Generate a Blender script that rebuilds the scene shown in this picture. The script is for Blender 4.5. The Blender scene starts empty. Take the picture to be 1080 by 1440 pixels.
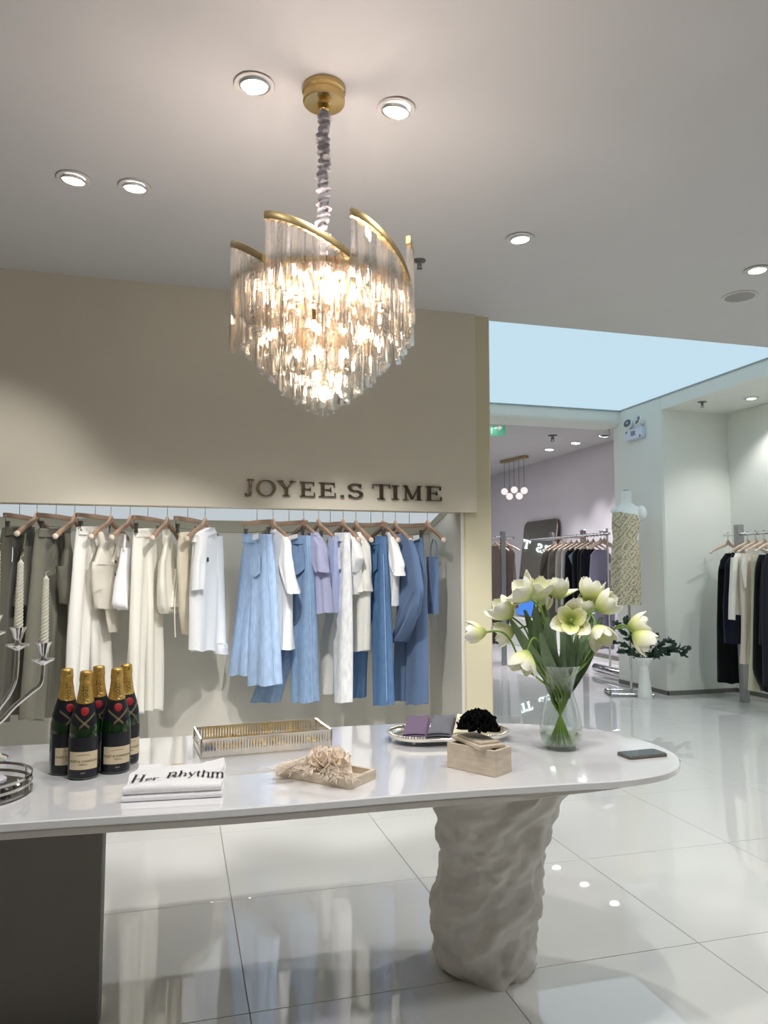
import bpy, math, random
from math import sin, cos, pi, radians as RAD
from mathutils import Vector, Matrix, Euler
random.seed(7)
SC = bpy.context.scene
COL = SC.collection

# ------------------------------------------------------------------ camera
EYE = 1.345
FPX = 1044.0
PITCH = math.atan(80 / FPX)
YAW = math.atan(288 / FPX)
cam_d = bpy.data.cameras.new('camera')
cam = bpy.data.objects.new('camera', cam_d)
COL.objects.link(cam)
cam.location = (0, 0, EYE)
cam.rotation_euler = (pi / 2 + PITCH, 0, -YAW)
cam_d.sensor_fit = 'VERTICAL'
cam_d.sensor_height = 24.0
cam_d.lens = FPX * 24.0 / 1440.0
cam_d.clip_start = 0.05
cam_d.clip_end = 100
SC.camera = cam

# ------------------------------------------------------------------ world, exposure
w = bpy.data.worlds.new('world'); SC.world = w
w.use_nodes = True
w.node_tree.nodes['Background'].inputs[0].default_value = (0.80, 0.82, 0.85, 1)
w.node_tree.nodes['Background'].inputs[1].default_value = 0.25
SC.view_settings.view_transform = 'Standard'
SC.view_settings.look = 'None'
SC.view_settings.exposure = 0.0
SC.view_settings.gamma = 1.0
SC.view_settings.use_curve_mapping = False
SC.cycles.use_denoising = True
SC.cycles.max_bounces = 12
SC.cycles.transmission_bounces = 12
SC.cycles.transparent_max_bounces = 24
SC.cycles.diffuse_bounces = 5
SC.cycles.glossy_bounces = 6
SC.cycles.caustics_reflective = False
SC.cycles.caustics_refractive = False
SC.cycles.sample_clamp_indirect = 6.0

SPOT_W = 80.0        # one recessed downlight
CHAND_W = 21.0       # whole chandelier
PANEL = 0.93         # luminous ceiling radiance

# ------------------------------------------------------------------ pixel helpers (points measured on real planes)
def ray(u, v):
    x = (u - 540) / FPX; y = (720 - v) / FPX
    cp, sp, c, s = cos(PITCH), sin(PITCH), cos(YAW), sin(YAW)
    dy = cp - sp * y; dz = sp + cp * y
    return Vector((c * x + s * dy, -s * x + c * dy, dz))
def at_z(u, v, z):
    d = ray(u, v); return Vector((0, 0, EYE)) + d * ((z - EYE) / d.z)
def at_y(u, v, y):
    d = ray(u, v); return Vector((0, 0, EYE)) + d * (y / d.y)
def at_x(u, v, x):
    d = ray(u, v); return Vector((0, 0, EYE)) + d * (x / d.x)

# ------------------------------------------------------------------ materials
MATS = {}
def mat(name, col, rough=0.6, metal=0.0, var=0.04, scale=30.0, bump=0.0, spec=0.5, sheen=0.0, coat=0.0, emit=0.0, ecol=None, stretch=None, ior=1.5, sss=0.0):
    if name in MATS: return MATS[name]
    m = bpy.data.materials.new(name); m.use_nodes = True
    nt = m.node_tree; b = nt.nodes['Principled BSDF']
    b.inputs['Roughness'].default_value = rough
    b.inputs['Metallic'].default_value = metal
    b.inputs['IOR'].default_value = ior
    b.inputs['Specular IOR Level'].default_value = spec
    if sheen: b.inputs['Sheen Weight'].default_value = sheen
    if coat:
        b.inputs['Coat Weight'].default_value = coat; b.inputs['Coat Roughness'].default_value = 0.03
    if sss:
        b.inputs['Subsurface Weight'].default_value = sss; b.inputs['Subsurface Radius'].default_value = (0.01, 0.01, 0.006)
    if emit:
        b.inputs['Emission Color'].default_value = (*(ecol or col), 1); b.inputs['Emission Strength'].default_value = emit
    tc = nt.nodes.new('ShaderNodeTexCoord'); mp = nt.nodes.new('ShaderNodeMapping')
    nt.links.new(tc.outputs['Object'], mp.inputs['Vector'])
    if stretch: mp.inputs['Scale'].default_value = stretch
    n = nt.nodes.new('ShaderNodeTexNoise'); n.inputs['Scale'].default_value = scale; n.inputs['Detail'].default_value = 5
    nt.links.new(mp.outputs[0], n.inputs['Vector'])
    r = nt.nodes.new('ShaderNodeValToRGB')
    c = Vector(col)
    r.color_ramp.elements[0].position = 0.3; r.color_ramp.elements[1].position = 0.7
    r.color_ramp.elements[0].color = (*[max(0, x * (1 - var)) for x in c], 1)
    r.color_ramp.elements[1].color = (*[min(1, x * (1 + var)) for x in c], 1)
    nt.links.new(n.outputs['Fac'], r.inputs['Fac'])
    nt.links.new(r.outputs['Color'], b.inputs['Base Color'])
    if bump:
        bp = nt.nodes.new('ShaderNodeBump'); bp.inputs['Strength'].default_value = bump; bp.inputs['Distance'].default_value = 0.01
        nt.links.new(n.outputs['Fac'], bp.inputs['Height']); nt.links.new(bp.outputs[0], b.inputs['Normal'])
    MATS[name] = m
    return m
def emat(name, col, strength):
    m = bpy.data.materials.new(name); m.use_nodes = True
    nt = m.node_tree; nt.nodes.clear()
    o = nt.nodes.new('ShaderNodeOutputMaterial'); e = nt.nodes.new('ShaderNodeEmission')
    e.inputs[0].default_value = (*col, 1); e.inputs[1].default_value = strength
    nt.links.new(e.outputs[0], o.inputs[0]); return m
def glass(name, col, clear=0.5, rough=0.0, ior=1.5):
    m = bpy.data.materials.new(name); m.use_nodes = True
    nt = m.node_tree; nt.nodes.clear()
    o = nt.nodes.new('ShaderNodeOutputMaterial'); g = nt.nodes.new('ShaderNodeBsdfGlass'); t = nt.nodes.new('ShaderNodeBsdfTransparent'); x = nt.nodes.new('ShaderNodeMixShader')
    g.inputs['Color'].default_value = (*col, 1); g.inputs['Roughness'].default_value = rough; g.inputs['IOR'].default_value = ior
    t.inputs[0].default_value = (*col, 1); x.inputs[0].default_value = clear
    nt.links.new(g.outputs[0], x.inputs[1]); nt.links.new(t.outputs[0], x.inputs[2]); nt.links.new(x.outputs[0], o.inputs[0])
    return m
def thin_glass(name, col=(1, 1, 1), extra=0.04):
    # see-through pane: mostly clear, mirror-like at grazing angles
    m = bpy.data.materials.new(name); m.use_nodes = True
    nt = m.node_tree; nt.nodes.clear()
    o = nt.nodes.new('ShaderNodeOutputMaterial'); g = nt.nodes.new('ShaderNodeBsdfGlossy'); t = nt.nodes.new('ShaderNodeBsdfTransparent'); x = nt.nodes.new('ShaderNodeMixShader')
    lw = nt.nodes.new('ShaderNodeLayerWeight'); lw.inputs[0].default_value = 0.35
    mul = nt.nodes.new('ShaderNodeMath'); mul.operation = 'MULTIPLY_ADD'; mul.inputs[1].default_value = 0.5; mul.inputs[2].default_value = extra
    g.inputs['Roughness'].default_value = 0.02; t.inputs[0].default_value = (*col, 1)
    nt.links.new(lw.outputs['Facing'], mul.inputs[0]); nt.links.new(mul.outputs[0], x.inputs[0])
    nt.links.new(t.outputs[0], x.inputs[1]); nt.links.new(g.outputs[0], x.inputs[2]); nt.links.new(x.outputs[0], o.inputs[0])
    return m
def s2l(r, g, b):
    f = lambda c: (c / 255 / 12.92) if c / 255 <= 0.04045 else ((c / 255 + 0.055) / 1.055) ** 2.4
    return (f(r), f(g), f(b))
def fabric(name, rgb, bump=0.25):
    return mat('fabric_' + name, s2l(*rgb), rough=0.9, var=0.06, scale=400, bump=bump, spec=0.15, sheen=0.15)

M_CEIL = mat('ceiling_paint', s2l(200, 198, 198), 0.9, var=0.015, scale=3, spec=0.2)
M_BEIGE = mat('beige_wall_paint', s2l(214, 206, 189), 0.85, var=0.015, scale=4, spec=0.2)
M_COLUMN = mat('cream_column_paint', s2l(206, 198, 170), 0.8, var=0.02, scale=4, spec=0.25)
M_NICHE = mat('niche_wall_paint', s2l(206, 202, 191), 0.85, var=0.015, scale=3, spec=0.2)
M_BAND = mat('niche_band_beige', s2l(176, 170, 150), 0.8, var=0.02, scale=4, spec=0.2)
M_PALE = mat('pale_wall_paint', s2l(228, 230, 224), 0.8, var=0.015, scale=3, spec=0.25)
M_GREYW = mat('grey_plaster', s2l(205, 200, 204), 0.85, var=0.03, scale=1.5, spec=0.2)
M_DARKW = mat('dark_taupe_paint', s2l(142, 138, 128), 0.8, var=0.03, scale=3)
M_BASEB = mat('brushed_baseboard', s2l(135, 133, 128), 0.35, metal=0.6, var=0.05, scale=20)
M_TILE = mat('polished_tile', s2l(210, 210, 207), 0.02, var=0.02, scale=1.6, spec=0.8, ior=1.8)
M_GROUT = mat('tile_grout', s2l(150, 146, 138), 0.8)
M_QUARTZ = mat('white_quartz', s2l(234, 234, 236), 0.07, var=0.035, scale=3, spec=0.7, ior=1.6, coat=0.9)
M_QEDGE = mat('quartz_edge', s2l(205, 200, 194), 0.35, var=0.05, scale=6)
M_PLASTER = mat('rough_plaster', s2l(214, 211, 206), 0.9, var=0.08, scale=9, bump=0.8, spec=0.2)
M_TAUPE = mat('taupe_stone_leg', s2l(118, 114, 109), 0.6, var=0.03, scale=6)
M_GOLD = mat('polished_gold', (0.83, 0.58, 0.25), 0.16, metal=1.0, var=0.05, scale=40)
M_BRASS = mat('antique_brass', (0.50, 0.38, 0.19), 0.32, metal=1.0, var=0.12, scale=60)
M_CHROME = mat('chrome', (0.78, 0.78, 0.78), 0.10, metal=1.0, var=0.03, scale=30)
M_SILVER = mat('silver_plate', (0.86, 0.82, 0.74), 0.2, metal=1.0, var=0.06, scale=60)
M_STEEL = mat('brushed_steel', (0.45, 0.45, 0.46), 0.3, metal=1.0, var=0.08, scale=50, stretch=(1, 1, 0.1))
M_DARKM = mat('dark_metal', (0.09, 0.09, 0.09), 0.4, metal=0.8)
M_WOOD = mat('hanger_wood', s2l(158, 128, 104), 0.5, var=0.10, scale=25, stretch=(1, 8, 8))
M_WOODL = mat('hanger_wood_pale', s2l(205, 180, 158), 0.5, var=0.08, scale=25, stretch=(1, 8, 8))
M_WHITEP = mat('white_plastic', s2l(236, 236, 236), 0.4)
M_TRAV = mat('travertine', s2l(205, 190, 170), 0.55, var=0.13, scale=22, bump=0.12, stretch=(1, 1, 4))
M_BLACKF = mat('black_velvet', (0.004, 0.004, 0.005), 0.95, var=0.2, scale=90, spec=0.1)
M_BLACKP = mat('black_print', (0.006, 0.006, 0.008), 0.7)
M_CRYSTAL = glass('crystal_glass', (1.0, 0.985, 0.965), clear=0.36, rough=0.015, ior=1.5)
_nt = M_CRYSTAL.node_tree
_tr = _nt.nodes.new('ShaderNodeBsdfTranslucent'); _tr.inputs[0].default_value = (1, .97, .93, 1)
_mx = _nt.nodes.new('ShaderNodeMixShader'); _mx.inputs[0].default_value = 0.06
_out = [n for n in _nt.nodes if n.type == 'OUTPUT_MATERIAL'][0]; _src = _out.inputs[0].links[0].from_socket
_nt.links.new(_src, _mx.inputs[1]); _nt.links.new(_tr.outputs[0], _mx.inputs[2]); _nt.links.new(_mx.outputs[0], _out.inputs[0])
_nz = _nt.nodes.new('ShaderNodeTexNoise'); _nz.inputs['Scale'].default_value = 90
_tc = _nt.nodes.new('ShaderNodeTexCoord'); _bp = _nt.nodes.new('ShaderNodeBump'); _bp.inputs['Strength'].default_value = .35; _bp.inputs['Distance'].default_value = .003
_nt.links.new(_tc.outputs['Object'], _nz.inputs['Vector']); _nt.links.new(_nz.outputs['Fac'], _bp.inputs['Height'])
for _n in _nt.nodes:
    if _n.type == 'BSDF_GLASS': _nt.links.new(_bp.outputs[0], _n.inputs['Normal'])
M_CLEAR = thin_glass('clear_vase_glass', (0.97, 0.99, 0.98), 0.015)
M_WATER = glass('vase_water', (0.90, 0.96, 0.86), clear=0.5, ior=1.33)
M_ACRYL = glass('smoked_clear_glass', (0.93, 0.93, 0.93), clear=0.35, ior=1.45)

# ------------------------------------------------------------------ mesh builder
class MB:
    def __init__(s): s.v = []; s.f = []; s.attr = None
    def add(s, vs, fs, M=None):
        o = len(s.v)
        s.v += [tuple(M @ Vector(p)) if M is not None else tuple(p) for p in vs]
        s.f += [tuple(i + o for i in f) for f in fs]
        return s
    def box(s, a, b, M=None):
        (x0, y0, z0), (x1, y1, z1) = a, b
        vs = [(x0, y0, z0), (x1, y0, z0), (x1, y1, z0), (x0, y1, z0), (x0, y0, z1), (x1, y0, z1), (x1, y1, z1), (x0, y1, z1)]
        return s.add(vs, [(3, 2, 1, 0), (4, 5, 6, 7), (0, 1, 5, 4), (1, 2, 6, 5), (2, 3, 7, 6), (3, 0, 4, 7)], M)
    def cbox(s, a, b, c=0.004, M=None):
        # box with chamfered vertical and top/bottom edges
        (x0, y0, z0), (x1, y1, z1) = a, b
        def ring(i, z): return [(x0 + i + c, y0 + i, z), (x1 - i - c, y0 + i, z), (x1 - i, y0 + i + c, z), (x1 - i, y1 - i - c, z), (x1 - i - c, y1 - i, z), (x0 + i + c, y1 - i, z), (x0 + i, y1 - i - c, z), (x0 + i, y0 + i + c, z)]
        return s.rings([ring(c, z0), ring(0, z0 + c), ring(0, z1 - c), ring(c, z1)], True, True, M)
    def rings(s, R, cap0=True, cap1=True, M=None):
        n = len(R[0]); vs = [p for r in R for p in r]; fs = []
        for i in range(len(R) - 1):
            for j in range(n):
                k = (j + 1) % n
                fs.append((i * n + j, i * n + k, (i + 1) * n + k, (i + 1) * n + j))
        if cap0: fs.append(tuple(range(n - 1, -1, -1)))
        if cap1: fs.append(tuple((len(R) - 1) * n + j for j in range(n)))
        return s.add(vs, fs, M)
    def lathe(s, prof, n=24, M=None, cap=True):
        R = [[(r * cos(2 * pi * j / n), r * sin(2 * pi * j / n), z) for j in range(n)] for r, z in prof]
        return s.rings(R, cap, cap, M)
    def tube(s, pts, r, n=8, closed=False, M=None):
        pts = [Vector(p) for p in pts]; N = len(pts); R = []
        rs = r if isinstance(r, (list, tuple)) else [r] * N
        up = Vector((0, 0, 1)); prev = None
        for i in range(N):
            if closed: t = pts[(i + 1) % N] - pts[i - 1]
            else: t = pts[min(i + 1, N - 1)] - pts[max(i - 1, 0)]
            if t.length < 1e-9: t = Vector((0, 0, 1))
            t.normalize()
            if prev is None:
                a = up if abs(t.z) < 0.9 else Vector((1, 0, 0))
                x = t.cross(a).normalized()
            else:
                x = prev - t * prev.dot(t)
                x = x.normalized() if x.length > 1e-6 else t.orthogonal().normalized()
            prev = x; y = t.cross(x)
            R.append([tuple(pts[i] + (x * cos(2 * pi * j / n) + y * sin(2 * pi * j / n)) * rs[i]) for j in range(n)])
        if closed:
            vs = [p for q in R for p in q]; fs = []
            for i in range(N):
                for j in range(n):
                    k = (j + 1) % n; i2 = (i + 1) % N
                    fs.append((i * n + j, i * n + k, i2 * n + k, i2 * n + j))
            return s.add(vs, fs, M)
        return s.rings(R, True, True, M)
    def ball(s, c, r, n=12, m=8, sc=(1, 1, 1), M=None):
        prof = [(sin(pi * i / m), -cos(pi * i / m)) for i in range(m + 1)]
        prof[0] = (0.001, -1); prof[-1] = (0.001, 1)
        R = [[(c[0] + q * r * sc[0] * cos(2 * pi * j / n), c[1] + q * r * sc[1] * sin(2 * pi * j / n), c[2] + z * r * sc[2]) for j in range(n)] for q, z in prof]
        return s.rings(R, True, True, M)
    def prism(s, poly, z0, z1, M=None):
        return s.rings([[(x, y, z0) for x, y in poly], [(x, y, z1) for x, y in poly]], True, True, M)
    def grid(s, fn, nu, nv, M=None):
        vs = [fn(i / nu, j / nv) for i in range(nu + 1) for j in range(nv + 1)]
        fs = [(i * (nv + 1) + j, (i + 1) * (nv + 1) + j, (i + 1) * (nv + 1) + j + 1, i * (nv + 1) + j + 1) for i in range(nu) for j in range(nv)]
        return s.add(vs, fs, M)
    def sheet(s, fn, nu, nv, th, M=None):
        # grid with thickness th(along the grid normal)
        P = [[Vector(fn(i / nu, j / nv)) for j in range(nv + 1)] for i in range(nu + 1)]
        Q = []
        for i in range(nu + 1):
            row = []
            for j in range(nv + 1):
                a = P[min(i + 1, nu)][j] - P[max(i - 1, 0)][j]; b = P[i][min(j + 1, nv)] - P[i][max(j - 1, 0)]
                n = a.cross(b); n = n.normalized() if n.length > 1e-12 else Vector((0, 0, 1))
                row.append(P[i][j] - n * th)
            Q.append(row)
        W = nv + 1; vs = [tuple(p) for r in P for p in r] + [tuple(p) for r in Q for p in r]; o = (nu + 1) * W; fs = []
        for i in range(nu):
            for j in range(nv):
                q = (i * W + j, (i + 1) * W + j, (i + 1) * W + j + 1, i * W + j + 1)
                fs.append(q); fs.append(tuple(o + k for k in reversed(q)))
        bd = [(i, 0) for i in range(nu + 1)] + [(nu, j) for j in range(1, nv + 1)] + [(i, nv) for i in range(nu - 1, -1, -1)] + [(0, j) for j in range(nv - 1, 0, -1)]
        for k in range(len(bd)):
            a = bd[k]; b = bd[(k + 1) % len(bd)]
            ia = a[0] * W + a[1]; ib = b[0] * W + b[1]
            fs.append((ib, ia, o + ia, o + ib))
        return s.add(vs, fs, M)
    def mesh(s, name, m=None, sharp=40):
        me = bpy.data.meshes.new(name)
        me.from_pydata(s.v, [], s.f); me.validate(); me.update()
        if m: me.materials.append(m)
        if sharp:
            me.polygons.foreach_set('use_smooth', [True] * len(me.polygons))
            me.set_sharp_from_angle(angle=RAD(sharp))
        return me
    def build(s, name, m, parent=None, sharp=40, loc=None):
        o = bpy.data.objects.new(name, s.mesh(name, m, sharp))
        COL.objects.link(o)
        if parent: o.parent = parent
        if loc: o.location = loc
        return o
def inst(name, me, parent, loc=(0, 0, 0), rot=None, scale=None):
    o = bpy.data.objects.new(name, me); COL.objects.link(o); o.parent = parent; o.location = loc
    if rot is not None: o.rotation_euler = rot
    if scale: o.scale = scale
    return o
def tag(o, label, cat, group=None, kind=None):
    if label: o['label'] = label
    if cat: o['category'] = cat
    if group: o['group'] = group
    if kind: o['kind'] = kind
    return o
def thing(name, label, cat, loc=(0, 0, 0), rz=0.0, group=None):
    o = bpy.data.objects.new(name, None); COL.objects.link(o)
    o.empty_display_size = 0.05
    o.location = loc; o.rotation_euler = (0, 0, rz)
    return tag(o, label, cat, group)
def struct(name, mb, m, sharp=30, label=None):
    o = mb.build(name, m, None, sharp); o['kind'] = 'structure'
    if label: o['label'] = label
    return o
def dup(root, loc, rz=0, label=None, group=None):
    r = root.copy(); COL.objects.link(r); r.location = loc; r.rotation_euler = (0, 0, rz)
    if label: r['label'] = label
    if group: r['group'] = group
    for ch in list(root.children):
        c = ch.copy(); COL.objects.link(c); c.parent = r
        for g in ch.children:
            d = g.copy(); COL.objects.link(d); d.parent = c
    return r
def lerp(a, b, t): return a + (b - a) * t
def interp(rows, x):
    if x <= rows[0][0]: return rows[0][1:]
    for a, b in zip(rows, rows[1:]):
        if x <= b[0]:
            t = (x - a[0]) / (b[0] - a[0]); t = t * t * (3 - 2 * t) * 0.35 + t * 0.65
            return tuple(lerp(p, q, t) for p, q in zip(a[1:], b[1:]))
    return rows[-1][1:]
def catmull(P, n, closed=True):
    P = [Vector(p) for p in P]; N = len(P); out = []
    for i in range(N if closed else N - 1):
        g = (lambda k: P[k % N]) if closed else (lambda k: P[min(max(k, 0), N - 1)])
        a, b, c, d = g(i - 1), g(i), g(i + 1), g(i + 2)
        for k in range(n):
            t = k / n
            out.append(0.5 * ((2 * b) + (c - a) * t + (2 * a - 5 * b + 4 * c - d) * t * t + (3 * b - a - 3 * c + d) * t ** 3))
    if not closed: out.append(P[-1])
    return out
def frame(z, x=None):
    z = Vector(z).normalized()
    x = Vector(x) if x else (Vector((0, 0, 1)) if abs(z.z) < 0.9 else Vector((1, 0, 0)))
    y = z.cross(x).normalized(); x = y.cross(z)
    return Matrix((x, y, z)).transposed()

# ------------------------------------------------------------------ serif lettering
TK, TN = 0.15, 0.045
def ell(cx, cy, rx, ry, a0, a1, n=14): return [(cx + rx * cos(RAD(lerp(a0, a1, i / n))), cy + ry * sin(RAD(lerp(a0, a1, i / n)))) for i in range(n + 1)]
def vw(pts, t=TK, n=TN):
    out = []
    for i in range(len(pts)):
        a = pts[max(i - 1, 0)]; b = pts[min(i + 1, len(pts) - 1)]
        dx, dy = b[0] - a[0], b[1] - a[1]; L = math.hypot(dx, dy) or 1
        out.append(lerp(n, t, (abs(dy) / L) ** 1.6))
    return out
def stem(x, y0, y1, w=TK): return ([(x, y0), (x, y1)], [w, w])
def ser(x0, x1, y): return ([(x0, y), (x1, y)], [0.04, 0.04])
def bar(x0, x1, y, w=TN): return ([(x0, y), (x1, y)], [w, w])
def diag(p, q, w): return ([p, q], [w, w])
def curve(p, t=TK, n=TN): return (p, vw(p, t, n))
Et = [stem(.16, 0, 1), bar(.0, .68, .977), bar(.1, .52, .52), bar(.0, .72, .023), ([(.67, 1), (.67, .74)], [.03, .055]), ([(.71, 0), (.71, .28)], [.03, .055]), ([(.51, .66), (.51, .38)], [.035, .035])]
GL = {
 'J': (.42, [stem(.27, .14, 1), ser(.1, .44, .98), curve(ell(.10, .06, .17, .16, 20, -110, 8), .13, .05), ([(.05, -.04), (.06, .06)], [.09, .11])]),
 'O': (.98, [curve(ell(.49, .5, .42, .49, 0, 360, 36))]),
 'Y': (.86, [diag((.14, 1), (.43, .46), .15), diag((.74, 1), (.44, .46), .05), stem(.43, 0, .5), ser(.26, .60, .02), ser(.0, .3, .98), ser(.6, .88, .98)]),
 'E': (.78, Et),
 '.': (.22, [([(.1, 0), (.1, .14)], [.14, .14])]),
 'S': (.66, [curve(ell(.32, .73, .24, .25, 25, 200, 12) + ell(.33, .27, .26, .25, 110, -160, 16), .15, .05), ([(.55, .98), (.55, .74)], [.04, .04]), ([(.08, .02), (.08, .26)], [.04, .04])]),
 'T': (.86, [stem(.42, 0, 1), bar(.02, .82, .977), ([(.03, 1), (.03, .74)], [.03, .055]), ([(.81, 1), (.81, .74)], [.03, .055]), ser(.24, .6, .02)]),
 'I': (.40, [stem(.18, 0, 1), ser(.0, .36, .02), ser(.0, .36, .98)]),
 'M': (1.06, [diag((.15, 0), (.15, 1), .05), diag((.15, 1), (.5, .05), .14), diag((.5, .05), (.85, 1), .05), stem(.86, 0, 1), ser(.0, .3, .02), ser(.68, 1.04, .02), ser(.02, .2, .98), ser(.82, 1.04, .98)]),
 'H': (.95, [stem(.16, 0, 1), stem(.76, 0, 1), bar(.16, .76, .5), ser(0, .33, .02), ser(0, .33, .98), ser(.59, .93, .02), ser(.59, .93, .98)]),
 'R': (.88, [stem(.16, 0, 1), curve([(.16, .97), (.4, .97)] + ell(.42, .73, .22, .24, 85, -85, 10) + [(.16, .5)], .14, .05), diag((.4, .5), (.76, .03), .13), ser(0, .33, .02), ser(0, .2, .98), ser(.68, .9, .02)]),
 'h': (.74, [stem(.14, 0, 1.05), curve(ell(.36, .4, .21, .24, 160, 0, 10) + [(.57, .02)], .13, .05), ser(0, .28, .02), ser(.44, .72, .02), ser(.0, .14, 1.03)]),
 'e': (.58, [curve(ell(.29, .32, .23, .30, 5, 320, 20), .14, .05), bar(.08, .5, .36)]),
 'r': (.5, [stem(.14, 0, .64), curve(ell(.33, .38, .19, .23, 165, 50, 7), .06, .05), ([(.42, .52), (.46, .6)], [.1, .12]), ser(0, .28, .02), ser(0, .14, .62)]),
 'y': (.64, [diag((.1, .62), (.33, .06), .13), diag((.55, .62), (.3, -.1), .05), ([(.3, -.1), (.22, -.24), (.1, -.26)], [.05, .05, .1]), ser(0, .24, .62), ser(.44, .64, .62)]),
 't': (.42, [stem(.16, .08, .86), bar(0, .36, .61), curve([(.16, .12)] + ell(.27, .13, .11, .12, 180, 300, 5), .12, .05)]),
 'm': (1.06, [stem(.14, 0, .64), curve(ell(.34, .4, .19, .22, 165, 0, 8) + [(.53, .02)], .13, .05), curve(ell(.73, .4, .19, .22, 165, 0, 8) + [(.92, .02)], .13, .05), ser(0, .28, .02), ser(.40, .66, .02), ser(.79, 1.05, .02), ser(0, .14, .62)]),
}
def glyph_quads(ch):
    out = []
    for pts, ws in GL[ch][1]:
        L = []; R = []
        for i in range(len(pts)):
            a = pts[max(i - 1, 0)]; b = pts[min(i + 1, len(pts) - 1)]
            dx, dy = b[0] - a[0], b[1] - a[1]; d = math.hypot(dx, dy) or 1
            nx, ny = -dy / d, dx / d; w_ = ws[i] / 2
            L.append((pts[i][0] + nx * w_, pts[i][1] + ny * w_)); R.append((pts[i][0] - nx * w_, pts[i][1] - ny * w_))
        out.append((L, R))
    return out
def glyph_mesh(mb, ch, fn, depth):
    # fn maps (x, y, h) to 3D; h is the height of the letter above its ground
    for L, R in glyph_quads(ch):
        n = len(L)
        ring = lambda i: [fn(*L[i], 0), fn(*R[i], 0), fn(*R[i], depth), fn(*L[i], depth)]
        mb.rings([ring(i) for i in range(n)], True, True)
def font_mesh(txt, size=1.0):
    cu = bpy.data.curves.new('text_outline', 'FONT'); cu.body = txt; cu.size = size; cu.align_x = 'CENTER'; cu.align_y = 'CENTER'; cu.resolution_u = 2
    ob = bpy.data.objects.new('text_outline', cu)
    me = bpy.data.meshes.new_from_object(ob)
    vs = [tuple(v.co) for v in me.vertices]; fs = [tuple(p.vertices) for p in me.polygons]
    bpy.data.objects.remove(ob); bpy.data.curves.remove(cu); bpy.data.meshes.remove(me)
    return vs, fs

# ------------------------------------------------------------------ the setting
CZ = 2.951            # main ceiling height
PZ = 3.235            # luminous ceiling height
XP = 5.06             # face of the pale column
C2Z = 3.275           # far room ceiling
# floor: base with recessed joints, tiles as parts
fl = struct('floor', MB().box((-3.6, -3.2, -0.06), (6.4, 17.2, -0.004)), M_GROUT)
T = 0.8
tb = MB().cbox((0, 0, -0.004), (T - 0.003, T - 0.003, 0.0), 0.0006)
tile_me = tb.mesh('floor_tile', M_TILE, 0)
big = MB()
for i in range(-5, 8):
    for j in range(-6, 17):
        x0 = 0.237 + i * T; y0 = 2.389 + j * T
        if -2 <= i <= 7 and -2 <= j <= 11:
            o = inst('floor_tile', tile_me, fl, (x0, y0, 0))
        else:
            big.cbox((x0, y0, -0.004), (x0 + T - 0.003, y0 + T - 0.003, 0.0), 0.0006)
o = big.build('outer_tiles', M_TILE, fl, 0); o['kind'] = 'stuff'

ceil = struct('ceiling', MB().box((-3.6, -3.2, CZ), (6.2, 4.36, PZ + 0.12)), M_CEIL)
struct('ceiling_far_room', MB().box((-3.6, 7.9, C2Z), (6.4, 17.2, C2Z + 0.1)), M_CEIL)
# rounded drop at the far side of the luminous ceiling
prof = [(7.72, PZ + 0.02), (7.72, 3.13)] + [(7.72 + 0.09 * (1 - cos(RAD(a))), 3.13 - 0.07 * sin(RAD(a))) for a in range(15, 91, 15)] + [(8.05, 3.06), (8.05, PZ + 0.02)]
struct('trim_1', MB().rings([[(x, y, z) for y, z in prof] for x in (-3.6, XP)], True, True), M_PALE)
# soffit over the side alcove
struct('ceiling_alcove', MB().box((XP, 4.36, 3.085), (6.2, 6.94, PZ + 0.12)), M_PALE)
lp = MB().box((1.8, 4.36, PZ), (XP, 7.72, PZ + 0.02))
pan = struct('ceiling_light_panel', lp, emat('luminous_ceiling', (0.60, 0.805, 0.93), PANEL))
# thin shadow-gap frame round the luminous ceiling
fr = MB()
fr.box((1.8, 7.70, PZ - 0.012), (XP, 7.72, PZ)); fr.box((XP - 0.012, 4.36, PZ - 0.012), (XP, 7.72, PZ))
struct('trim_2', fr, mat('panel_frame', s2l(150, 168, 172), 0.5))

# wall of the clothes niche: bulkhead, column, sides, back
BH = 1.694
struct('wall_back', MB().box((-3.6, 4.27, BH), (1.775, 4.40, CZ)), M_BEIGE)
struct('wall_column', MB().rings([[(x, y, z) for x, y in ((1.70, 4.31), (1.712, 4.30), (1.876, 4.30), (1.888, 4.312), (1.888, 7.72), (1.70, 7.72))] for z in (0, PZ)]), M_COLUMN)
struct('wall_niche_back', MB().box((-3.6, 4.9, 0), (1.70, 5.0, 2.1)), M_NICHE)
struct('wall_niche_side', MB().box((1.68, 4.302, 0), (1.70, 4.9, 2.0)), M_NICHE)
# sloping niche soffit, its brightness added as emission, and the darker beige band below it (runs on along the side wall)
ZB0, ZB1 = 1.655, 1.775
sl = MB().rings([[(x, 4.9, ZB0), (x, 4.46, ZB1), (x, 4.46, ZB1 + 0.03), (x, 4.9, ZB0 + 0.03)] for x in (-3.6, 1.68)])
struct('ceiling_niche', sl, emat('niche_soffit_glow', (.66, .73, .77), .80))
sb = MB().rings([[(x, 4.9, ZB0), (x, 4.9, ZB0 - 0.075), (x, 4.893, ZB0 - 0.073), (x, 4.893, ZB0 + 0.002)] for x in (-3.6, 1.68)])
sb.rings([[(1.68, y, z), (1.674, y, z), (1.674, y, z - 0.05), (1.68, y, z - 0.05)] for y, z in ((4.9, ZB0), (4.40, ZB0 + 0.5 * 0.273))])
struct('niche_band', sb, M_BAND)  # strip of darker beige than the niche walls
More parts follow.
